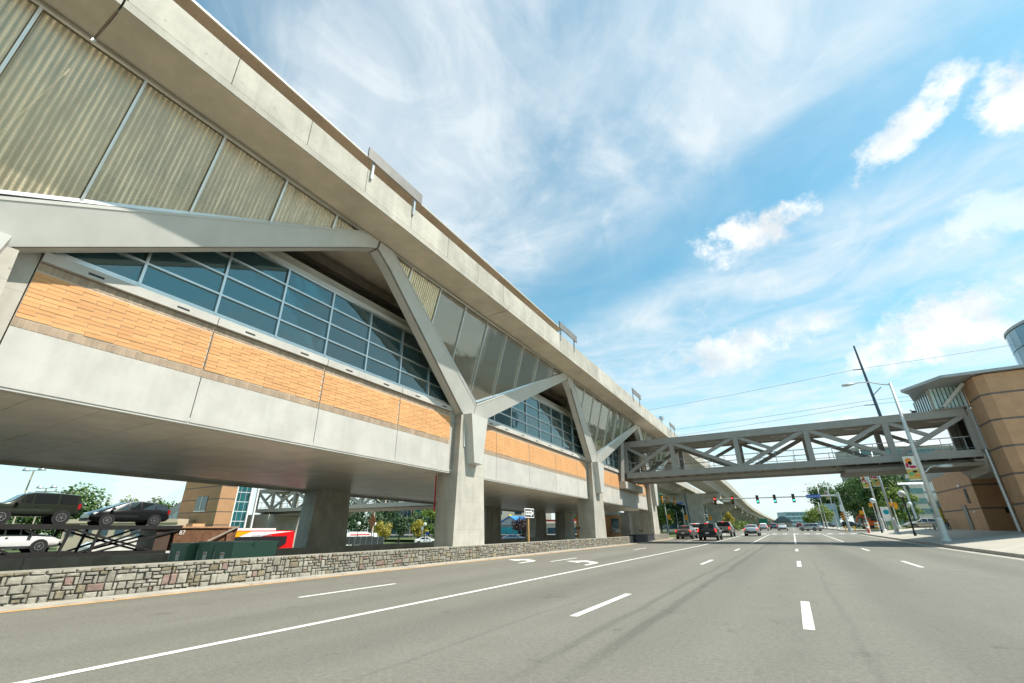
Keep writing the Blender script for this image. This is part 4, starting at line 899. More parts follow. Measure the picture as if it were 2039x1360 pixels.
# --- white lorry cab behind the carrier
lc = thing('lorry_cab', 'white bonneted lorry cab standing behind the car carrier', 'truck', (-46, 19, -1.3))
WT = paint('lorry_white', (.70, .68, .62), 0)
b = MB(); b.prism([(-47.1, y, z) for y, z in ((15.2, -.4), (18.6, -.4), (18.6, .9), (17.9, 1.0), (15.6, .72), (15.2, .4))], (2.2, 0, 0)); b.build('bonnet', WT, lc, fix=True)
b = MB(); b.prism([(-47.2, y, z) for y, z in ((18.62, -.4), (20.6, -.4), (20.6, 1.9), (19.0, 1.85), (18.62, 1.0))], (2.4, 0, 0)); b.build('cab', WT, lc, fix=True)
MB().box(-44.82, -44.78, 19.1, 20.2, 1.0, 1.65).build('window', CARGLASS, lc); MB().box(-44.82, -44.78, 19.0, 20.4, -.25, .9).build('door', WT, lc)
MB().box(-46.9, -45.1, 15.25, 15.5, .0, .45).build('grille', GALV, lc); MB().box(-46.9, -45.1, 18.7, 18.76, 1.05, 1.6).build('windscreen', CARGLASS, lc)
b = MB(); b.hexa([(-46.9, 18.55, 1.05), (-45.1, 18.55, 1.05), (-45.1, 18.6, 1.05), (-46.9, 18.6, 1.05)], [(-46.9, 18.85, 1.75), (-45.1, 18.85, 1.75), (-45.1, 18.9, 1.75), (-46.9, 18.9, 1.75)]); b.build('windscreen', CARGLASS, lc)
for y in (16.3, 20.6): MB().lathe([(.25, -.15), (.48, -.15), (.5, 0), (.48, .15), (.25, .15)], 16, (-44.95, y, -.8), 'X').build('wheel', TYRE, lc)
MB().tube([(-44.7, 18.4, .6), (-44.7, 18.4, 1.6)], .05, 6).build('mirror', GALV, lc); MB().box(-46.6, -45.4, 20.7, 23.6, -.6, -.3).build('chassis', DARK, lc)
# --- brown tipper body
tp_ = thing('tipper_truck', 'rusty brown tipper lorry body numbered 87 behind the green cabinets', 'truck', (-39.5, 21, -1.3))
RUST = M('rust_brown', (.20, .10, .055), .7, var=.3, scale=2.5, fine=.2, streak=.2)
b = MB(); b.hexa([(-41.5, 18.0, .1), (-39.2, 18.0, .1), (-39.2, 22.3, .1), (-41.5, 22.3, .1)], [(-41.7, 17.8, 1.62), (-39.0, 17.8, 1.62), (-39.0, 22.4, 1.62), (-41.7, 22.4, 1.62)]); b.build('tipper_body', RUST, tp_, fix=True)
MB().box(-41.8, -38.92, 17.75, 22.45, 1.621, 1.73).build('rim_rail', M('rust_pale', (.42, .24, .14), .7, var=.2), tp_)
MB().box(-39.15, -38.95, 21.6, 22.0, .1, 1.62).build('rib', RUST, tp_); MB().box(-41.6, -39, 16.7, 17.6, -.3, 1.75).build('cab_guard', M('guard_dark', (.085, .055, .04), .6), tp_)
b = MB(); b.beam((-38.9, 20.2, .7), (-38.85, 22.3, 1.72), .06, .1); b.build('prop_bar', M('bare_metal', (.55, .5, .42), .5, .5), tp_)
MB().box(-41.6, -39, 16.5, 22.2, -.65, -.3).build('chassis', DARK, tp_)
for y in (17.6, 20.6, 21.8): MB().lathe([(.25, -.15), (.48, -.15), (.5, 0), (.48, .15), (.25, .15)], 16, (-39.2, y, -.8), 'X').build('wheel', TYRE, tp_)
text('87', .42, WHITE, 'number', tp_, (-39.03, 18.35, 1.3), (PI/2, 0, PI/2), .01)
MB().box(-41.2, -40.2, 19.5, 20.4, 1.74, 1.95).build('load_board', M('pale_wood', (.5, .33, .18), .8), tp_)
# --- buses
def bus(name, label, x0, x1, y0, y1, z0, h, base, livery):
    t = thing(name, label, 'bus', ((x0+x1)/2, (y0+y1)/2, z0)); zt = z0+h
    b = MB(); b.prism([(x0, y, z) for y, z in ((y0, z0+.35), (y1, z0+.35), (y1, zt-.25), (y1-.25, zt), (y0+.4, zt), (y0, zt-.5))], (x1-x0, 0, 0)); b.build('body', base, t, fix=True)
    b = MB(); b.prism([(x1+.034, y, z) for y, z in ((y0+.5, z0+1.35), (y1-1.6, z0+1.35), (y1-.9, z0+1.75), (y1-.9, zt-.58), (y0+.5, zt-.58))], (.02, 0, 0)); b.build('window_band', BLACK, t, fix=True)
    for li, (f_, m_) in enumerate(livery):
        b = MB(); b.prism([(x1+.002+.014*li, y0+(y1-y0)*u, z0+h*w) for u, w in f_], (.012, 0, 0)); b.build('livery', m_, t, fix=True)
    for y in (y0+2.3, y1-2.8): MB().lathe([(.25, -.15), (.46, -.15), (.48, 0), (.46, .15), (.25, .15)], 16, (x1-.1, y, z0+.48), 'X').build('wheel', TYRE, t)
    MB().box(x0+.5, x1-.5, y0+1.5, y1-2, zt+.005, zt+.22).build('roof_unit', WHITE, t); MB().box(x1-.01, x1+.03, y1-1.1, y1-.2, z0+.6, z0+.85).build('rear_grille', DARK, t)
    return t
BR = M('bus_red', (.62, .008, .012), .35, var=.03, coat=.4); BY = M('bus_yellow', (.80, .36, .01), .35, var=.03, coat=.4); BW = M('bus_white', (.78, .78, .77), .35, var=.03, coat=.4)
bs = bus('city_bus', 'red, white and yellow bus beyond the green cabinets', -50.6, -48, 22.4, 34.0, -1.6, 3.05, BR, [([(.0, .80), (.66, .80), (.74, .88), (.90, .94), (.98, .965), (.0, .97)], BW), ([(.0, .805), (.46, .805), (.54, .92), (.58, .975), (.0, .985)], BY)])
text('www.fairfaxconnector.com', .2, M('bus_text', (.25, .25, .27), .5), 'lettering', bs, (-47.955, 30.2, .98), (PI/2, 0, PI/2), .003)
bs2 = bus('coach', 'white bus with red swirl far behind the rear column', -74.5, -72, 61.5, 69.5, -1.75, 2.7, BW, [([(.75, .3), (.97, .3), (.97, .55), (.85, .5)], BR), ([(.15, .86), (.75, .86), (.75, .93), (.15, .93)], BR)])
# ================================================================ street furniture
YEL = M('signal_yellow', (.75, .33, .01), .45, var=.05); SBLK = M('signal_black', (.02, .02, .022), .5, var=0)
L_RED = M('lit_red', (1, .05, .02), .4, var=0, emit=2.2); L_GRN = M('lit_green', (.05, .9, .55), .4, var=0, emit=1.8); L_OFF = M('unlit_lens', (.09, .035, .01), .3, var=0); L_AMB = M('unlit_amber', (.25, .11, .01), .3, var=0)
POLE = M('pole_galv', (.50, .52, .51), .45, .45, var=.1, scale=5); POLEW = M('pole_pale', (.62, .62, .58), .5, .1, var=.06)
BSIGN = M('sign_blue', (.01, .09, .42), .45, var=.02)
def cobra(b_parent, x, y, z, dx, ln, name='arm'):
    pts = [(x, y, z), (x+dx*.25*ln, y, z+.12), (x+dx*.55*ln, y, z+.40), (x+dx*.85*ln, y, z+.48), (x+dx*ln, y, z+.42)]
    MB().tube(pts, [.06, .05, .045, .04, .04], 8).build(name, POLE, b_parent)
    hd = MB(); e = pts[-1]; 
    vs = []
    for (t, w, h0, h1) in ((0, .07, -.05, .05), (.2, .15, -.09, .10), (.5, .17, -.13, .12), (.75, .14, -.11, .08), (.85, .05, -.05, .03)):
        vs += [(e[0]+dx*t, y-w, e[2]+h0*.3), (e[0]+dx*t, y-w*.7, e[2]+h1), (e[0]+dx*t, y+w*.7, e[2]+h1), (e[0]+dx*t, y+w, e[2]+h0*.3), (e[0]+dx*t, y, e[2]+h0)]
    hd.add(vs, [(i*5+j, i*5+(j+1) % 5, i*5+5+(j+1) % 5, i*5+5+j) for i in range(4) for j in range(5)]+[(0, 1, 2, 3, 4), (20, 21, 22, 23, 24)]); hd.build('lamp_head', M('lamp_grey', (.55, .57, .55), .4, .2), b_parent, smooth=True, fix=True)
BAN_W = M('banner_white', (.72, .70, .62), .8, var=.06); BAN = [M('banner_orange', (.75, .26, .06), .8), M('banner_red', (.5, .03, .07), .8), M('banner_gold', (.6, .42, .12), .8), M('banner_green', (.18, .42, .16), .8), M('banner_dark', (.03, .025, .02), .8)]
def banner(par, x, y, z0, z1, w):
    """street banner hung left of a pole, with a loose flower print"""
    p = MB().box(x-w-.1, x-.1, y-.008, y+.008, z0, z1).build('banner', BAN_W, par); h = z1-z0
    def bl(cx, cz, rx, rz, mt, name='print'):
        b = MB(); n = 9; pts = [(x-.1-w+w*cx+math.cos(2*PI*k/n)*rx*w, y-.014, z0+h*cz+math.sin(2*PI*k/n)*rz*h) for k in range(n)]; b.prism(pts, (0, .005, 0)); b.build(name, mt, p, fix=True)
    bl(.38, .80, .28, .11, BAN[0]); bl(.45, .70, .16, .08, BAN[4]); bl(.18, .62, .13, .11, BAN[1]); bl(.58, .55, .30, .06, BAN[1])
    MB().box(x-w-.1, x-.1, y-.0135, y-.009, z0+h*.06, z0+h*.46).build('print', BAN[2], p)
    bl(.3, .28, .24, .07, BAN[3]); bl(.7, .2, .22, .06, BAN[0]); bl(.62, .36, .2, .05, BAN[4])
    for z in (z0, z1): MB().tube([(x, y, z), (x-w-.12, y, z)], .02, 6).build('banner_rod', DARK, par)
def lamp(label, x, y, h, arm, ban=None, low=False, r=.12, mat=POLE, group='street lamps', base=True):
    z = plaza(x, y) if 8 < x < 30 and y < 84 else rise(y)+.1
    t = thing('street_lamp', label, 'street lamp', (x, y, z), group=group)
    if base: MB().lathe([(.32, 0), (.32, .1), (.22, .2), (.2, 1.5), (.15, 1.62)], 14, (x, y, z)).build('base', mat, t)
    MB().tube([(x, y, z+(.1 if base else 0)), (x, y, z+h*.5), (x, y, z+h)], [r*1.15, r*.9, r*.55], 12).build('pole', mat, t, smooth=True)
    if arm: cobra(t, x, y, z+h-.15, arm, 2.3 if h > 7 else 1.3)
    if low: cobra(t, x, y, z+4.6, 1, 1.0)
    if ban: banner(t, x, y, z+ban[0], z+ban[1], .75)
    return t
lamp('tall pale lamp post with flower banner standing before the footbridge', 9.05, 44.6, 11.6, -1, (4.1, 5.9), True, .16, POLEW)
lamp('brown-grey lamp post with banner, just behind the footbridge', 9.8, 67.7, 9.2, 0, (5.0, 6.9))
lamp('galvanised lamp post with small banner, second behind the footbridge', 10.7, 83.0, 11.0, 0, (5.6, 7.4))
lamp('tall lamp post with banner across the junction, by the estate car', 10.0, 150.0, 13, 0, (7.2, 9.4), group='street lamps')
lamp('lamp post with curved arm above the far right lane', 8.9, 172, 12.5, -1)
lamp('farther lamp post with curved arm down the road', 9.2, 222, 13, -1)
lamp('thin lamp post in the small roadside trees', 9.0, 190, 8, -1, (4.4, 6.0))
lamp('lamp post behind the viaduct pier by the left junction corner', -26.5, 133, 5.0, -1, None, False, .08)
# utility pole and wires
up_ = thing('utility_pole', 'tall dark blue-grey steel utility pole behind the footbridge', 'utility pole', (23.8, 139, .7))
UP = M('pole_dark', (.07, .10, .13), .5, .4)
MB().tube([(24.6, 139, .6), (24.4, 139, 20), (23.6, 139, 45.2)], [.5, .42, .2], 10).build('pole', UP, up_)
for z, s in ((38.6, -1), (31.5, 1), (29.2, -1)): MB().beam((24, 139, z), (24+s*2.2, 139, z+(.2 if s < 0 else 1.9)), .14, .18).build('arm', UP, up_)
for z, zz in ((38.8, 38.0), (30.4, 33.5), (29.4, 29.0)):
    pts = []
    w = thing('power_line', 'thin power line strung left from the utility pole, '+('topmost' if z > 35 else 'middle' if z > 30 else 'lowest'), 'power line', (22, 139, z), group='power lines')
    for k in range(13): t = k/12; pts.append((22+(-150-22)*t, 139+(150-139)*t, z+(zz+1-z)*t-4*t*(1-t)*3))
    MB().tube(pts, .035, 5).build('wire', UP, w); pts = [(22+(90)*k/8, 139-30*k/8, z-3*4*(k/8)*(1-k/8)*.4-k*.4) for k in range(9)]; MB().tube(pts, .03, 5).build('wire', UP, w)
# black globe lamps
GLOBE = M('globe_glass', (.62, .66, .64), .1, var=0, spec=.8)
def globe(label, x, y, z, h=3.6, r=.05):
    t = thing('globe_lamp', label, 'lamp', (x, y, z), group='black globe lamps'); MB().lathe([(.12, 0), (.1, .3), (r, .4), (r*.85, h)], 10, (x, y, z)).build('post', BLACK, t)
    MB().lathe([(.05, -.30), (.2, -.25), (.30, -.1), (.31, .06), (.24, .22), (.08, .31)], 14, (x, y, z+h+.22)).build('globe', GLOBE, t, smooth=True); MB().lathe([(.1, 0), (.1, .1)], 8, (x, y, z+h)).build('collar', BLACK, t)
globe('black globe lamp nearest the kerb beside the tall pale lamp post', 9.72, 58.2, plaza(9.72, 58.2), 3.5, .075)
globe('black globe lamp between the banner posts', 9.55, 76.1, plaza(9.55, 76), 3.6, .06)
globe('small black globe lamp behind the champagne sedan', 15.4, 89, 1.0, 3.0)
for i, (x, y, lb) in enumerate(((-62, 55.5, 'black globe lamp by the rear column, left one'), (-60.5, 57.5, 'black globe lamp by the diamond sign'), (-61.5, 71.5, 'black globe lamp among the yellow trees'))): globe(lb, x, y, -1.2, 3.4, .06)
# traffic signals
def head(par, x, y, z, lit, back=False, mat=SBLK):
    s = .36; t = MB().box(x-s*.5, x+s*.5, y-.14, y+.14, z-.62, z+.62).build('signal_head', YEL if back else mat, par)
    if not back: MB().box(x-s*.72, x+s*.72, y+.15, y+.165, z-.8, z+.8).build('backplate', SBLK, t)
    for k, zz in enumerate((.40, 0, -.40)):
        f = y-.15
        MB().lathe([(.15, -.02), (.15, .02)], 12, (x, f, z+zz), 'Y').build('lens', (L_RED if lit == 'r' and k == 0 else L_GRN if lit == 'g' and k == 2 else (L_OFF if k == 0 else L_AMB)), t)
        b = MB(); 
        for j in range(6): a0, a1 = PI*j/6, PI*(j+1)/6; b.add([(x+.17*math.cos(a0), f, z+zz+.17*math.sin(a0)), (x+.17*math.cos(a1), f, z+zz+.17*math.sin(a1)), (x+.17*math.cos(a1), f-.2, z+zz+.17*math.sin(a1)), (x+.17*math.cos(a0), f-.2, z+zz+.17*math.sin(a0))], [(0, 1, 2, 3)])
        b.build('visor', YEL if back else SBLK, t)
ma = thing('signal_mast', 'galvanised mast arm with five traffic lights and a blue street sign over the junction', 'traffic light', (8.6, 108, rise(108)))
y = 108; z = rise(y)
MB().tube([(8.9, y, z), (8.6, y, z+6.9)], [.24, .19], 14).build('pole', POLE, ma); MB().tube([(8.6, y, 6.75), (0, y, 6.82), (-15.2, y, 6.9)], [.17, .13, .07], 10).build('mast_arm', POLE, ma)
for x, c in ((-13.2, 'r'), (-9.8, 'r'), (-5.15, 'g'), (-2.05, 'g'), (1.2, 'g')): head(ma, x, y-.25, 6.55, c)
sg = MB().box(3.4, 5.75, y-.25, y-.22, 6.45, 7.05).build('street_sign', BSIGN, ma); text('Spring Hill Rd', .38, WHITE, 'lettering', sg, (4.575, y-.258, 6.76), (PI/2, 0, 0))
MB().box(-11.8, -10.3, y-.22, y-.19, 6.35, 6.62).build('side_sign', WHITE, ma); MB().box(8.3, 8.75, y-.3, y-.27, 3.9, 5.1).build('notice', WHITE, ma)
head(ma, 8.35, y-.3, 3.0, None, True)
for d in (-.7, .7): MB().tube([(8.9+d, y-1.5, z), (8.9+d, y-1.5, z+1.0)], .09, 8).build('bollard', M('bollard_yellow', (.8, .42, .02), .5), ma)
ml = thing('signal_mast', 'smaller signal mast with three amber-backed traffic lights seen from behind, left of the viaduct', 'traffic light', (-17.0, 96, rise(96)))
MB().tube([(-16.7, 96, .3), (-17.1, 96, 7.6)], [.17, .13], 12).build('pole', UP, ml); MB().tube([(-17.0, 96, 5.4), (-19, 96, 6.15), (-23, 96, 6.85)], [.11, .09, .06], 8).build('mast_arm', POLE, ml)
for x, z in ((-21.6, 6.6), (-20.5, 6.5), (-19.2, 6.2)): head(ml, x, 96.2, z, None, True)
sg = MB().box(-18.6, -17.5, 95.8, 95.83, 5.6, 5.95).build('street_sign', BSIGN, ml); text('Spring Hill Rd', .16, WHITE, 'lettering', sg, (-18.05, 95.795, 5.78), (PI/2, 0, 0))
def pedsig(label, x, y, z, h, two=False, red=False):
    t = thing('pedestrian_signal', label, 'signal', (x, y, z), group='pedestrian signals'); MB().lathe([(.16, 0), (.14, .35), (.07, .45), (.06, h)], 10, (x, y, z)).build('post', POLEW, t)
    MB().box(x-.48, x-.10, y-.2, y+.2, z+h-.95, z+h-.45).build('head', YEL, t); MB().box(x-.44, x-.14, y-.24, y-.2, z+h-.9, z+h-.5).build('hood', YEL, t)
    if two: MB().box(x+.1, x+.5, y-.2, y+.2, z+h-1.3, z+h-.5).build('head', YEL, t)
    return t
pedsig('yellow pedestrian signal on a short pole at the kerb corner', 8.95, 82.2, plaza(8.95, 82), 3.3)
pedsig('yellow pedestrian signal on a pole beside the second banner post', 10.4, 83.6, plaza(10.4, 84), 4.1)
pedsig('double yellow pedestrian signal right of the banner posts', 12.6, 83.8, plaza(12.6, 84), 3.9, True)
for i, (x, y, lb) in enumerate(((-23.0, 105, 'orange pedestrian sign on a white pole left of the viaduct pier'), (-20.9, 113, 'orange signal box on a pole before the viaduct pier'), (-17.2, 123, 'orange signal box on a leaning pole between viaduct piers'))):
    t = thing('sign_pole', lb, 'signal', (x, y, rise(y)), group='orange boxes on poles'); MB().tube([(x, y, rise(y)), (x-.1, y, 5.6)], .07, 8).build('post', WHITE, t); MB().box(x+.1, x+.75, y-.1, y+.1, 3.0, 4.0).build('box', M('sign_orange', (.8, .28, .01), .5), t)
hy = thing('fire_hydrant', 'red and white fire hydrant at the kerb corner', 'hydrant', (8.75, 81.2, plaza(8.75, 81))); z = plaza(8.75, 81)
MB().lathe([(.16, 0), (.16, .06), (.11, .1), (.11, .5), (.15, .52), (.15, .56)], 12, (8.75, 81.2, z)).build('barrel', M('hydrant_red', (.5, .03, .02), .45), hy); MB().lathe([(.13, 0), (.12, .1), (.06, .19), (.03, .24)], 12, (8.75, 81.2, z+.56)).build('bonnet', WHITE, hy)
for s in (-1, 1): MB().lathe([(.06, 0), (.06, .1)], 8, (8.75+s*.11-(.1 if s < 0 else 0), 81.2, z+.4), 'X').build('outlet', WHITE, hy)
ks = thing('map_kiosk', 'white and teal wayfinding panel with a green foot beyond the banner posts', 'sign', (11.7, 84.6, plaza(11.7, 84)), 0); z = plaza(11.7, 84)
for x in (11.3, 12.1): MB().box(x-.05, x+.05, 84.5, 84.6, z, z+1.2).build('leg', POLEW, ks)
pl = MB().box(11.2, 12.2, 84.48, 84.62, z+1.1, z+3.0).build('panel', WHITE, ks); MB().lathe([(.33, 0), (.33, .01)], 18, (11.75, 84.465, z+2.3), 'Y').build('roundel', M('teal_print', (.0, .30, .38), .5), pl); MB().box(11.75, 12.35, 84.3, 84.44, z, z+1.15).build('foot_panel', M('green_print', (.12, .22, .03), .6), ks)
for i, (x, y, lb) in enumerate(((16.2, 150, 'orange and white traffic barrel, left of the pair'), (17.9, 148, 'orange and white traffic barrel, right of the pair'))):
    t = thing('traffic_barrel', lb, 'barrel', (x, y, rise(y)), group='traffic barrels'); z = rise(y)+.1
    for k in range(4): MB().lathe([(.5-k*.03, k*.36), (.47-k*.03, k*.36+.35)], 12, (x, y, z)).build('band', MATS['sign_orange'] if k % 2 == 0 else WHITE, t)
ex = thing('excavator', 'orange construction machine beyond the traffic barrels', 'excavator', (19, 156, rise(156))); EO = M('machine_orange', (.7, .10, .01), .5); z = rise(156)
MB().box(17.2, 20.4, 155, 157.4, z, z+.8).build('tracks', DARK, ex); MB().box(17.3, 20.2, 155, 157, z+.82, z+1.9).build('body', EO, ex); MB().box(18.0, 19.2, 155.2, 156.8, z+1.92, z+3.1).build('cab', DARK, ex)
b = MB(); b.beam((18.5, 156, z+1.7), (15.6, 156, z+3.4), .3, .4); b.build('boom', EO, ex); b = MB(); b.beam((15.6, 156, z+3.4), (14.7, 156, z+1.6), .25, .3); b.build('dipper', EO, ex)
# bicycles on racks by the brick wall
def bicycle(label, x, y, z, rz, col):
    t = thing('bicycle', label, 'bicycle', (x, y, z), rz, group='bicycles by the tower', local=True)
    for s in (-.52, .52):
        b = MB(); n = 18
        for k in range(n): a0, a1 = 2*PI*k/n, 2*PI*(k+1)/n; b.beam((s+.33*math.cos(a0), 0, .34+.33*math.sin(a0)), (s+.33*math.cos(a1), 0, .34+.33*math.sin(a1)), .035, .035, (0, 1, 0))
        w = b.build('wheel', TYRE, t); b = MB()
        for k in range(6): a = PI*k/6; b.beam((s+.32*math.cos(a), 0, .34+.32*math.sin(a)), (s-.32*math.cos(a), 0, .34-.32*math.sin(a)), .006, .006, (0, 1, 0))
        b.build('spokes', RIM, w)
    b = MB()
    for p, q_ in (((-.52, .34), (-.12, .85)), ((-.12, .85), (.38, .82)), ((.38, .82), (-.05, .32)), ((-.05, .32), (-.12, .9)), ((-.52, .34), (-.05, .32)), ((.40, .95), (.52, .34))): b.tube([(p[0], 0, p[1]), (q_[0], 0, q_[1])], .018, 6)
    b.build('frame', col, t); MB().box(-.26, .0, -.06, .06, .9, .95).build('saddle', BLACK, t); MB().tube([(.40, -.28, 1.0), (.40, .28, 1.0)], .015, 6).build('handlebar', BLACK, t)
    return t
bicycle('dark bicycle leaning at the near end of the rack by the brick wall', 13.2, 62.5, plaza(13.2, 62.5), 1.2, BLACK)
bicycle('dark bicycle in the middle of the rack', 13.1, 65.0, plaza(13.1, 65), 1.4, BLACK); bicycle('grey bicycle at the far end of the rack', 13.0, 67.0, plaza(13, 67), 1.3, GALV)
for i, y in enumerate((63.4, 64.2, 65.9, 67.9)):
    t = thing('bicycle_stand', 'galvanised hoop bicycle stand, number %s from the brick wall door' % ('one', 'two', 'three', 'four')[i], 'bike rack', (12.7, y, plaza(12.7, y)), group='bicycle stands'); z = plaza(12.7, y)
    MB().tube([(12.4, y, z), (12.4, y, z+.6), (12.5, y, z+.78), (12.75, y, z+.82), (12.95, y, z+.78), (13.05, y, z+.6), (13.05, y, z)], .03, 8).build('hoop', GALV, t)
bd = thing('bird', 'small dark bird sitting on the footbridge roof', 'bird', (10.2, 46.3, 9.58)); MB().lathe([(.02, -.16), (.08, -.1), (.11, 0), (.08, .1), (.03, .16)], 10, (10.2, 46.3, 9.70), 'X').build('body', DARK, bd, smooth=True); MB().lathe([(.02, -.06), (.06, 0), (.02, .07)], 8, (10.06, 46.3, 9.82)).build('head', DARK, bd, smooth=True)
# person inside the station undercroft
pe = thing('person', 'person in a red top standing beyond the last columns under the station', 'person', (-20.2, 71, rise(71)))
sk = bpy.data.meshes.new('person_body'); J = [(0, 0, .92), (0, 0, 1.2), (0, 0, 1.42), (0, 0, 1.52), (0, 0, 1.66), (-.19, 0, 1.40), (-.25, -.03, 1.12), (-.24, -.10, .88), (.19, 0, 1.40), (.25, -.03, 1.12), (.24, -.10, .88), (-.1, 0, .88), (-.12, .03, .48), (-.12, -.02, .08), (-.12, -.14, .04), (.1, 0, .88), (.12, -.05, .48), (.12, .02, .08), (.12, -.10, .04)]
E_ = [(0, 1), (1, 2), (2, 3), (3, 4), (2, 5), (5, 6), (6, 7), (2, 8), (8, 9), (9, 10), (0, 11), (11, 12), (12, 13), (13, 14), (0, 15), (15, 16), (16, 17), (17, 18)]
sk.from_pydata([Vector(j) for j in J], E_, []); po = bpy.data.objects.new('body', sk); COL.objects.link(po); setp(po, pe); po.location = (-20.2, 71, rise(71)+.005)
RAD = [.15, .15, .14, .06, .10, .065, .05, .04, .065, .05, .04, .09, .065, .05, .04, .09, .065, .05, .04]
md = po.modifiers.new('skin', 'SKIN'); 
for i, vtx in enumerate(sk.skin_vertices[0].data if sk.skin_vertices else []): vtx.radius = (RAD[i], RAD[i])
if not sk.skin_vertices:
    bm = bmesh.new(); bm.from_mesh(sk); ly = bm.verts.layers.skin.verify()
    for i, v_ in enumerate(bm.verts): v_[ly].radius = (RAD[i], RAD[i]); v_[ly].use_root = (i == 0)
    bm.to_mesh(sk); bm.free()
po.modifiers.new('ss', 'SUBSURF').levels = 1
pm = bpy.data.materials.new('person_clothes'); pm.use_nodes = True; q = G(pm.node_tree); gz_ = q.sep(q.n('ShaderNodeTexCoord').outputs['Object'])[2]
pm.node_tree.links.new(q.ramp(q.m('DIVIDE', gz_, 1.8), [(0, (.02, .02, .03)), (.5, (.02, .02, .03)), (.505, (.45, .03, .04)), (.80, (.45, .03, .04)), (.805, (.35, .2, .14)), (.9, (.35, .2, .14)), (.92, (.03, .02, .015))], 'CONSTANT'), pm.node_tree.nodes['Principled BSDF'].inputs['Base Color']); sk.materials.append(pm)
# ================================================================ trees
def leafmat(name, col, t=.35):
    mt = bpy.data.materials.new(name); mt.use_nodes = True; nt = mt.node_tree; q = G(nt); nt.nodes.clear()
    geo = q.n('ShaderNodeNewGeometry'); ns = q.noise(geo.outputs['Position'], .9, 4); rn = geo.outputs['Random Per Island']
    f = q.m('MULTIPLY', q.m('MULTIPLY_ADD', ns, 1.0, .5), q.m('MULTIPLY_ADD', rn, .8, .6))
    h = q.n('ShaderNodeVectorMath', operation='SCALE'); h.inputs[0].default_value = col; nt.links.new(f, h.inputs['Scale'])
    d = q.n('ShaderNodeBsdfDiffuse'); tr = q.n('ShaderNodeBsdfTranslucent'); gl = q.n('ShaderNodeBsdfGlossy'); gl.inputs['Roughness'].default_value = .5; gl.inputs[0].default_value = (.8, .85, .8, 1)
    nt.links.new(h.outputs[0], d.inputs[0]); nt.links.new(h.outputs[0], tr.inputs[0])
    mx = q.n('ShaderNodeMixShader'); mx.inputs[0].default_value = t; nt.links.new(d.outputs[0], mx.inputs[1]); nt.links.new(tr.outputs[0], mx.inputs[2])
    m2 = q.n('ShaderNodeMixShader'); m2.inputs[0].default_value = .05; nt.links.new(mx.outputs[0], m2.inputs[1]); nt.links.new(gl.outputs[0], m2.inputs[2])
    o = q.n('ShaderNodeOutputMaterial'); nt.links.new(m2.outputs[0], o.inputs[0]); return mt
LM = {'green': leafmat('leaf_green', (.075, .14, .028)), 'dark': leafmat('leaf_dark', (.04, .085, .022)), 'lime': leafmat('leaf_lime', (.17, .24, .03)), 'yellow': leafmat('leaf_yellow', (.36, .30, .02)), 'plum': leafmat('leaf_plum', (.05, .022, .024))}
BARK = M('bark', (.14, .105, .08), .9, var=.3, scale=5)
def crown(b, rnd, c, rx, rz, n, ls, clumps):
    cl = []
    for _ in range(clumps):
        while True:
            p = Vector((rnd.uniform(-1, 1), rnd.uniform(-1, 1), rnd.uniform(-1, 1)))
            if .25 < p.length < 1: break
        cl.append((Vector((p.x*rx*.78, p.y*rx*.78, p.z*rz*.8)), rnd.uniform(.22, .42)*rx))
    for _ in range(n):
        o, r = rnd.choice(cl); d = Vector((rnd.gauss(0, 1), rnd.gauss(0, 1), rnd.gauss(0, .8))).normalized()*r*rnd.uniform(.55, 1.12)
        p = c+o+d; nrm = (d.normalized()+Vector((rnd.uniform(-.9, .9), rnd.uniform(-.9, .9), rnd.uniform(-.2, 1.2)))).normalized()
        a = nrm.orthogonal().normalized(); a.rotate(Matrix.Rotation(rnd.uniform(0, 6.28), 3, nrm)); e = nrm.cross(a); s = ls*rnd.uniform(.6, 1.3)
        b.add([p-a*s, p+e*s*.55-nrm*s*.2, p+a*s, p-e*s*.55-nrm*s*.2], [(0, 1, 2, 3)])
def tree(label, x, y, z, h, rx, kind='green', n=1600, ls=.28, low=.3, group=None, name='tree', seed=None):
    rnd = random.Random(seed if seed is not None else int(x*31+y*17))
    t = thing(name, label, 'tree' if name == 'tree' else 'shrub', (x, y, z), group=group)
    zt = z+h*low; rz = h*(1-low)/2; c = Vector((x, y, zt+rz))
    b = MB(); b.tube([(x, y, z-.1), (x+.05, y, z+h*.25), (x, y+.05, z+h*.6), (x, y, z+h*.8)], [.05*h**.75+.03, .04*h**.75, .025*h**.75, .02], 7)
    for k in range(6):
        a = k*1.05+rnd.random(); zz = z+h*(low+.08*k); r = rx*.6
        b.tube([(x, y, zz), (x+math.cos(a)*r*.5, y+math.sin(a)*r*.5, zz+h*.1), (x+math.cos(a)*r, y+math.sin(a)*r, zz+h*.16)], [.02*h**.75, .014*h**.75, .01], 5)
    b.build('trunk', BARK, t)
    b = MB(); crown(b, rnd, c, rx, rz, n, ls, max(9, int(n/70))); b.build('crown', LM[kind], t)
    return t
GR = 'trees across the junction'; GL = 'trees behind the station'
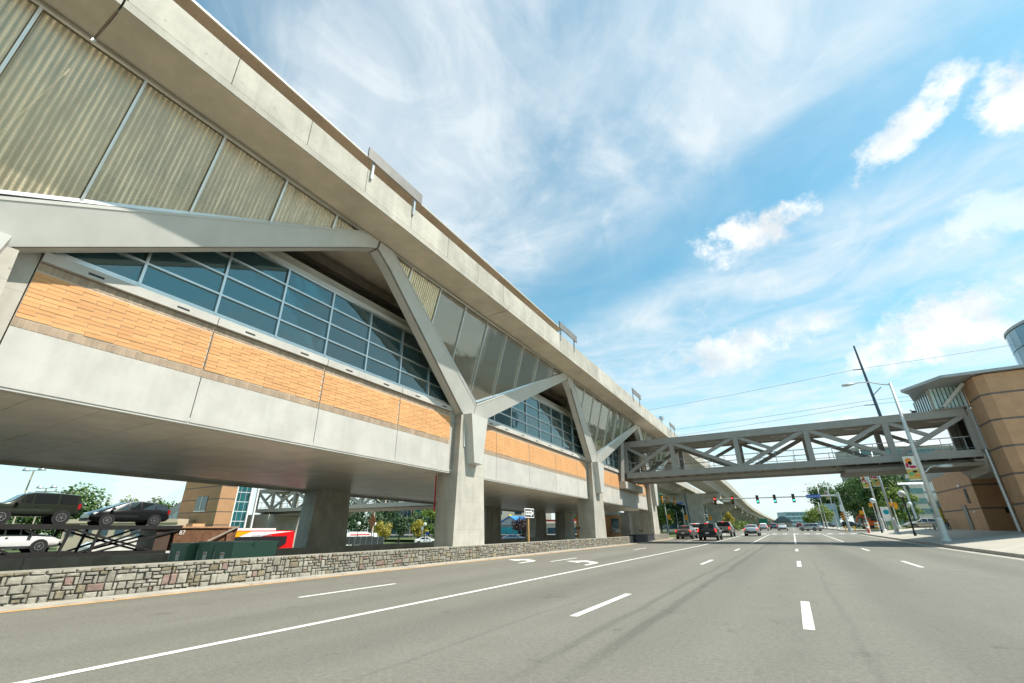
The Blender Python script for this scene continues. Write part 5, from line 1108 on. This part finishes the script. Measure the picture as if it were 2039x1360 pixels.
for a in (('large green tree right of the signal mast, behind the banner posts', 18.5, 140, .5, 16, 6.6, 'green', 5200, .34, .18), ('green tree left of the large one', 16.5, 160, .6, 14.5, 5.2, 'green', 3200, .34, .15), ('tree with yellowing leaves behind the map panel', 20.5, 128, .5, 9, 3.6, 'lime', 2200, .26, .1),
          ('small lime green street tree beside the estate car', 9.8, 195, .9, 7.4, 3.6, 'lime', 1900, .28, .22), ('lime green street tree left of the lamp post, farther one', 5.9, 200, .9, 6.4, 3.4, 'lime', 1700, .28, .2), ('tall dark tree behind the blue street sign', 12.6, 222, .9, 17, 6.0, 'green', 2800, .4, .25), ('dark tree right of the blue street sign', 19.5, 250, .9, 16, 6.5, 'dark', 2600, .42, .2), ('bushy tree beyond the small street trees', 10.6, 236, .9, 10, 5, 'lime', 1800, .36, .15), ('dark tree behind the parked black SUV', 24, 205, .9, 14, 7, 'dark', 2600, .42, .1)):
    tree(*a, group=GR)
for a in (('green tree beside the last station column', -27.5, 118, .3, 6.5, 3.6, 'lime', 1600, .3, .1), ('dark green tree behind the signal mast', -27.5, 136, .4, 9.5, 4.4, 'dark', 2200, .32, .1), ('green tree left of the striped office', -33, 150, .4, 12, 5.0, 'green', 2200, .36, .15), ('tree between the first and second viaduct pier', -26, 175, .6, 10, 4, 'green', 1600, .34, .1), ('lime shrub tree seen between the station columns', -32, 94, -.2, 6.2, 2.6, 'lime', 1500, .24, .1)): tree(*a, group=GL)
tree('tall yellow-green shrub in the planted median by the viaduct', -12.8, 122, .5, 4.6, 1.5, 'yellow', 1500, .17, .08, None, 'shrub')
for i, (x, y, h, w, k) in enumerate(((-11.6, 119.5, 1.5, 1.5, 'lime'), (-13.5, 126, 1.8, 1.7, 'green'), (-14.0, 121, 2.2, 1.5, 'lime'), (-13.2, 140, 2.4, 2.2, 'green'), (-13.4, 160, 2.5, 2.4, 'lime'), (-13.6, 185, 2.6, 2.6, 'green'), (-15.8, 101, 1.5, 1.4, 'lime'), (-18.5, 102, 1.6, 1.6, 'green'))):
    tree('low %s shrub in the median, %s along from the junction' % ('lime green' if k == 'lime' else 'green', ('first', 'second', 'third', 'fourth', 'fifth', 'sixth', 'seventh at the corner', 'eighth at the corner')[i]), x, y, rise(y), h, w, k, 800, .16, .02, 'median shrubs', 'shrub')
GM = 'trees seen under the station'
for a in (('yellow tree right of the timber-grey pole, seen under the station', -76, 75, -1.3, 4.6, 2.2, 'yellow', 1300, .2, .25), ('dark bare-looking tree right of the yellow tree', -80, 84, -1.3, 6.2, 2.8, 'dark', 1400, .24, .2), ('tall green tree in front of the teal office', -80, 90.5, -1.3, 8.6, 2.9, 'green', 1800, .26, .15), ('green tree at the right, beside the first column', -71.0, 84, -1.3, 8.4, 3.0, 'lime', 1900, .26, .12), ('golden tree before the right-hand green tree', -68.5, 78, -1.3, 5.0, 1.9, 'yellow', 1200, .19, .2), ('dark green tree touching the first column', -62.5, 77.5, -1.3, 5.4, 2.6, 'green', 1500, .24, .1), ('dense dark wood edge tree left of the teal office', -118, 118, -1.3, 17, 8, 'dark', 2600, .5, .1), ('second dense dark tree at the wood edge', -131, 112, -1.3, 15, 8, 'dark', 2400, .5, .1), ('third dark tree behind the bus', -105, 98, -1.3, 8, 6, 'dark', 1800, .4, .05), ('plum-leaved tree behind the arrow sign', -50.5, 91.5, -1.2, 5.6, 2.9, 'plum', 2200, .22, .18),
          ('dark green tree at the left edge behind the off-roader', -116, 22, -1.3, 8.6, 6, 'dark', 2200, .4, .1), ('large green tree behind the two carried cars', -121, 37, -1.3, 11.8, 6.2, 'green', 3600, .38, .1), ('lighter green tree left of the black hatchback', -117, 44, -1.3, 9.6, 5.2, 'lime', 2400, .36, .1), ('loose green tree right of the large one', -119, 50.5, -1.3, 10.2, 4.0, 'green', 1500, .34, .3), ('low green tree beside the pavilion stair', -122, 60, -1.3, 8.2, 5, 'green', 1500, .4, .1), ('green tree beyond the off-roader', -124, 31.0, -1.3, 9.2, 5.0, 'green', 2000, .38, .1), ('small tree over the fuel station roof', -56, 135, 0, 8, 5, 'green', 1400, .36, .1), ('tree behind the fuel station, right one', -47, 140, 0, 7, 4.5, 'dark', 1400, .36, .1)): tree(*a, group=GM)

# ================================================================ far buildings
def facade(name, label, cat, A, B, z0, z1, depth, wall, rows, cols, wmat, wz=(.25, .85), wx=(.1, .9), strip=False, nbands=None):
    """building with its front face from A to B (ground points); windows are separate panes"""
    A = Vector((*A, 0)); B = Vector((*B, 0)); d = (B-A); ln = d.length; d.normalize(); nrm = Vector((d.y, -d.x, 0))   # towards the viewer
    t = thing(name, label, cat, (A.x, A.y, z0))
    b = MB(); b.prism([A+Vector((0, 0, z0)), B+Vector((0, 0, z0)), B+Vector((0, 0, z1)), A+Vector((0, 0, z1))], -nrm*depth); b.build('wall', wall, t, fix=True)
    fh = (z1-z0)/rows; cw = ln/cols
    for r in range(rows):
        for c in range(cols):
            u0, u1 = (c+wx[0])*cw, (c+wx[1])*cw; a, e = z0+(r+wz[0])*fh, z0+(r+wz[1])*fh
            b = MB(); b.prism([A+d*u0+nrm*.0+Vector((0, 0, a)), A+d*u1+Vector((0, 0, a)), A+d*u1+Vector((0, 0, e)), A+d*u0+Vector((0, 0, e))], nrm*.06); b.build('window', wmat, t, fix=True)
    b = MB(); b.prism([A+Vector((0, 0, z1+.01))+nrm*.25, B+Vector((0, 0, z1+.01))+nrm*.25, B+Vector((0, 0, z1+.5))+nrm*.25, A+Vector((0, 0, z1+.5))+nrm*.25], -nrm*(depth+.5)); b.build('roof_edge', wall, t, fix=True)
    return t
CRM = M('cream_wall', (.50, .45, .36), .85, var=.06, scale=.3); PNK = M('pink_granite', (.36, .26, .24), .7, var=.06); GRYW = M('grey_wall', (.40, .38, .34), .8, var=.06, scale=.2); BEI = M('beige_wall', (.56, .46, .34), .85, var=.06, scale=.4)
facade('office_block', 'dark teal glass office with pink granite grid behind the yellow trees', 'office', (-137.5, 131), (-125, 137), -1.3, 9.2, 12, PNK, 3, 9, BLUEG, (.12, .9), (.08, .92))
facade('office_block', 'teal office wing with pale pink piers right of the dark one', 'office', (-124.5, 137.5), (-108, 146), -1.3, 14, 12, M('pink_pale', (.52, .38, .34), .7), 4, 5, TEAL, (.15, .9), (.07, .93))
facade('office_block', 'office with dark horizontal window bands behind the viaduct piers', 'office', (-46, 172), (-29, 182), .3, 13.6, 12, GRYW, 4, 1, BLUEG, (.25, .8), (.0, 1))
facade('office_block', 'grey office with rows of teal windows behind the shelter roof', 'office', (28, 224), (68, 244), .8, 30, 14, GRYW, 8, 9, TEAL, (.30, .78), (.02, .98))
facade('low_building', 'pale stucco low building behind the white lorry cab', 'building', (-84, 25), (-73, 33.5), -1.4, 2.6, 8, BEI, 1, 7, BLUEG, (.62, .9), (.2, .75))
facade('shop_building', 'beige shop building behind the blue-roofed restaurant', 'building', (-76, 118), (-61, 127), -1, 9.0, 10, CRM, 2, 3, BLUEG, (.3, .75), (.15, .5))
facade('shop_building', 'long low grey-roofed shop to the right of the plum tree', 'building', (-55, 104), (-45, 112), -1, 2.6, 8, CRM, 1, 4, BLUEG, (.2, .75), (.1, .9))
gb = thing('glass_highrise', 'curved blue glass high-rise at the right edge of the picture', 'skyscraper', (52, 128, 0))
SKG = M('sky_glass', (.20, .30, .36), .10, .3, var=.2, scale=.15, spec=.8, rand=.12)
gcx, gcy, gr = 60.8, 124.4, 14.0
for k in range(16):
    a0, a1 = math.radians(150+k*10), math.radians(160+k*10-.5); p, q_ = (gcx+gr*math.cos(a0), gcy+gr*math.sin(a0)), (gcx+gr*math.cos(a1), gcy+gr*math.sin(a1))
    for z in range(10): b = MB(); b.prism([(p[0], p[1], z*3.8+.08), (q_[0], q_[1], z*3.8+.08), (q_[0], q_[1], z*3.8+3.72), (p[0], p[1], z*3.8+3.72)], (math.cos((a0+a1)/2)*-.2, math.sin((a0+a1)/2)*-.2, 0)); b.build('glass_panel', SKG, gb, fix=True)
b = MB(); b.lathe([(gr-.25, 0), (gr-.25, 38.1)], 36, (gcx, gcy, 0)); b.build('core', M('core_grey', (.25, .28, .3), .6), gb)
b = MB(); b.lathe([(gr+.1, 0), (gr+.1, .5)], 36, (gcx, gcy, 38.12)); b.build('roof_ring', M('ring_grey', (.4, .42, .43), .5), gb)
# far end of the road
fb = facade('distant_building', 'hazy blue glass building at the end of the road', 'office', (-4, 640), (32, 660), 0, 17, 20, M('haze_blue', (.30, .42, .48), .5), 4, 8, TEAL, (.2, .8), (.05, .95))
fs = thing('distant_station', 'dark arched station roof far down the viaduct', 'station', (-12, 560, 0)); b = MB()
pts = [(-17+18*k/10, 560, 5.5+6*math.sin(PI*k/10)) for k in range(11)]; b.prism(pts+[(1, 560, 5.4), (-17, 560, 5.4)], (0, 60, 0)); b.build('roof', M('roof_dark', (.10, .13, .14), .5), fs, fix=True); MB().box(-16, 0, 562, 618, 0, 5.4).build('base', CONC, fs)
gs = thing('direction_sign', 'green direction sign beside the far viaduct', 'road sign', (-11.7, 256, 1)); MB().box(-13.6, -9.9, 256, 256.1, 2.6, 5.0).build('panel', M('sign_green', (.005, .20, .12), .5), gs)
for x in (-13, -10.5): MB().box(x-.08, x+.08, 256.1, 256.2, 1, 4.8).build('post', GALV, gs)
bx = thing('pale_kiosk', 'pale blue boarded structure behind the street trees', 'hoarding', (13.5, 222, 1)); BLW = M('pale_blue', (.42, .50, .56), .7, var=.05)
MB().box(12.0, 15.6, 216, 219, .8, 9.4).build('board', BLW, bx); MB().box(12.6, 15.0, 215.9, 215.98, 6.6, 7.2).build('lettering_band', M('teal_band', (.05, .28, .40), .6), bx)
# blue-roofed restaurant, fuel station
rs = thing('restaurant', 'small blue gable-roofed restaurant with teal windows seen under the station', 'restaurant', (-60, 104, -1)); RB = M('roof_blue', (.03, .22, .55), .45, var=.05)
MB().box(-64.5, -55.5, 104, 112, -1.2, 2.4).build('wall', M('wall_greyblue', (.35, .37, .40), .8), rs)
b = MB(); b.prism([(-65.2, 103.4, 2.4), (-57.6, 103.4, 2.4), (-61.4, 103.4, 4.2)], (0, 9, 0)); b.build('gable', M('gable_grey', (.42, .41, .42), .8), rs, fix=True)
for s0, s1 in (((-65.4, 2.38), (-61.4, 4.28)), ((-61.4, 4.28), (-57.4, 2.38))): b = MB(); b.prism([(s0[0], 103.1, s0[1]), (s1[0], 103.1, s1[1]), (s1[0], 103.1, s1[1]+.22), (s0[0], 103.1, s0[1]+.22)], (0, 9.5, 0)); b.build('roof', RB, rs, fix=True)
b = MB(); b.hexa([(-61.4, 106, 3.2), (-56.2, 107, 2.6), (-56.2, 112, 2.6), (-61.4, 112, 3.2)], [(-61.4, 108, 4.5), (-57.0, 108.5, 4.4), (-57.0, 112, 4.4), (-61.4, 112, 4.5)]); b.build('roof', RB, rs, fix=True)
for k in range(5): MB().box(-64.2+k*1.75, -62.6+k*1.75, 103.9, 103.98, .3, 1.9).build('window', M('aqua_glass', (.04, .38, .42), .15, var=.2), rs)
MB().box(-64.6, -55.4, 103.8, 103.97, -.75, -.1).build('red_band', M('band_red', (.4, .03, .05), .6), rs); MB().box(-64.6, -55.4, 103.75, 103.96, .0, .22).build('pale_band', WHITE, rs); MB().lathe([(.1, 0), (.4, .2), (.3, .45), (.05, .55)], 10, (-61.4, 103.6, 4.3)).build('finial', M('finial_yellow', (.8, .55, .02), .5), rs)
fu = thing('fuel_station', 'fuel station with red and white canopy seen between the rear columns', 'fuel station', (-54, 118, -1)); REDF = M('canopy_red', (.68, .02, .02), .45)
MB().box(-60.5, -41, 116.5, 126, 2.5, 3.0).build('canopy', WHITE, fu); MB().box(-60.6, -40.9, 116.35, 116.48, 2.75, 3.7).build('canopy_band', REDF, fu); MB().box(-59.8, -58.2, 116.28, 116.34, 2.8, 3.65).build('logo_panel', WHITE, fu)
for x in (-58, -52.5, -46): MB().box(x-.2, x+.2, 119, 119.4, -1, 2.5).build('canopy_leg', WHITE, fu); MB().box(x+.8, x+1.8, 118.6, 119.2, -1, .9).build('pump', REDF, fu); MB().box(x-1.8, x-.8, 118.6, 119.2, -1, .9).build('pump', WHITE, fu)
MB().box(-60, -41, 127, 133, -1, 2.8).build('shop', CRM, fu)
for k in range(6): MB().box(-59.5+k*3, -57.2+k*3, 126.9, 126.98, -.5, 1.7).build('window', BLUEG, fu)
MB().box(-57.4, -56.9, 117.6, 117.8, -.2, 1.6).build('yellow_panel', M('panel_yellow', (.8, .4, .02), .5), fu)
# pavilion at the far end of the second footbridge
PB = M('pavilion_brick', (.40, .225, .115), .85, var=.08, scale=.8, fine=.08); PBL = M('pavilion_band', (.16, .13, .11), .8)
pv = thing('brick_pavilion', 'brown and orange brick station pavilion with a square window beyond the tipper', 'pavilion', (-75, 40, -1.3))
zz = [-1.3, .45, 2.2, 3.95, 5.7, 7.45, 9.2, 11]
for a, e in zip(zz[:-1], zz[1:]):
    MB().box(-80.5, -70, 36.6, 38.9, a+.14, e-.002).build('brick_tier', PB, pv); MB().box(-80.47, -70.03, 36.63, 38.87, a, a+.138).build('dark_band', PBL, pv)
w = MB().box(-75.9, -73.0, 36.52, 36.6, 4.25, 6.2).build('window', BLUEG, pv); MB().box(-74.55, -74.4, 36.48, 36.52, 4.2, 6.25).build('window_frame', POLEW, w); MB().box(-76.0, -72.9, 36.46, 36.6, 4.1, 4.25).build('window_sill', POLEW, w)
for k in range(3):
    for j in range(6): MB().box(-70.6, -70.5, 39.1+k*.8, 39.8+k*.8, 1.5+j*1.35, 2.75+j*1.35).build('glass_pane', TEAL, pv)
for y in (39.0, 41.2, 42.2): MB().box(-70.4, -70.1, y-.1, y+.1, -1.3, 10).build('frame_post', WHITE, pv)
MB().box(-70.45, -70.2, 39, 44.8, 1.25, 1.5).build('frame_beam', WHITE, pv); MB().box(-77, -71, 45.2, 52, -1.3, 3.9).build('bridge_pier', CONC, pv)
b = MB(); b.hexa([(-90, 38, 2.6), (-80.4, 38, 5.8), (-80.4, 38.4, 5.8), (-90, 38.4, 2.6)], [(-90, 38, 3.8), (-80.4, 38, 7.0), (-80.4, 38.4, 7.0), (-90, 38.4, 3.8)]); b.build('stair_side', GRYW, pv, fix=True)
for k in range(6):
    t0 = k/6; b = MB(); x0, x1 = -90+9.6*t0+.08, -90+9.6*(t0+1/6)-.08; z0_, z1_ = .9+3.2*t0, .9+3.2*(t0+1/6); b.hexa([(x0, 37.96, z0_), (x1, 37.96, z1_), (x1, 38.02, z1_), (x0, 38.02, z0_)], [(x0, 37.96, z0_+1.6), (x1, 37.96, z1_+1.6), (x1, 38.02, z1_+1.6), (x0, 38.02, z0_+1.6)]); b.build('stair_pane', GALV, pv, fix=True)
b = MB(); b.prism([(-90, 38.1, -1.3), (-80.4, 38.1, -1.3), (-80.4, 38.1, 4.0), (-90, 38.1, .8)], (0, .6, 0)); b.build('stair_wall', PB, pv, fix=True)
# parking-lot floodlights
for i, (x, y, z, lb) in enumerate(((-103.3, 24.5, 10.9, 'left of the off-roader'), (-115.8, 30.0, 9.2, 'behind the off-roader roof'))):
    t = thing('floodlight_mast', 'twin-headed car park floodlight on a slim pole '+lb, 'floodlight', (x, y, -1.3), group='car park floodlights'); MB().tube([(x, y, -1.3), (x, y, z-.2)], .11, 8).build('pole', M('pole_tan', (.42, .36, .27), .6), t); MB().tube([(x-1.6, y-.5, z-.2), (x+1.6, y+.5, z-.2)], .06, 6).build('cross_arm', GALV, t)
    for s in (-1, 1): MB().lathe([(.12, .35), (.3, .25), (.52, -.1), (.5, -.2)], 12, (x+s*1.6, y+s*.5, z)).build('lamp_head', GALV, t, smooth=True)
# posts and signs by the forecourt seen under the station
gp = thing('service_pole', 'pale timber service pole with small crossarms seen under the station', 'utility pole', (-72.5, 68.5, -1.3)); MB().tube([(-72.5, 68.5, -1.3), (-72.5, 68.5, 7)], [.28, .2], 10).build('pole', M('pole_timber', (.45, .40, .33), .8), gp); MB().box(-73.5, -71.5, 68.4, 68.6, 5.4, 5.55).build('crossarm', GALV, gp)
ds = thing('diamond_sign', 'back of a brown diamond road sign on a post seen under the station', 'road sign', (-56, 52.8, -1.3)); MB().box(-56.06, -55.94, 52.75, 52.85, -1.3, 4.0).build('post', M('post_rust', (.16, .09, .06), .7), ds)
b = MB(); b.prism([(-56.9, 52.7, 2.7), (-56, 52.7, 1.5), (-55.1, 52.7, 2.7), (-56, 52.7, 3.9)], (0, .03, 0)); b.build('plate', M('sign_rust', (.36, .19, .10), .6), ds, fix=True)
fn = thing('site_fence', 'grey screen fence with low pale posts behind the low wall', 'fence', (-56, 48, -1.3))
for k in range(7): MB().box(-60+k*1.2, -58.85+k*1.2, 51.2, 51.26, -.6, .5).build('screen', M('screen_grey', (.16, .165, .16), .8), fn); MB().box(-60+k*1.2-.05, -60+k*1.2+.05, 51.15, 51.3, -1.3, .6).build('post', GALV, fn)
for i, (x, y, zt, mt, lb) in enumerate(((-62.5, 73.5, .95, BSIGN, 'right of the green tree'), (-70.0, 78.5, 1.2, BSIGN, 'beside the yellow tree'), (-66.0, 76, 1.9, WHITE, 'left of the golden tree'))):
    t = thing('small_sign', 'small %s sign on a thin post %s' % ('white' if mt == WHITE else 'blue', lb), 'road sign', (x, y, -1.3)); MB().box(x-.04, x+.04, y-.04, y+.04, -1.3, zt).build('post', GALV, t); MB().box(x-.3, x+.3, y-.07, y-.05, zt-.5, zt+.15).build('plate', mt, t)
lamp('white lamp with curved arm seen left of the first column', -58.5, 74, 7.0, -1, None, False, .1, POLEW)
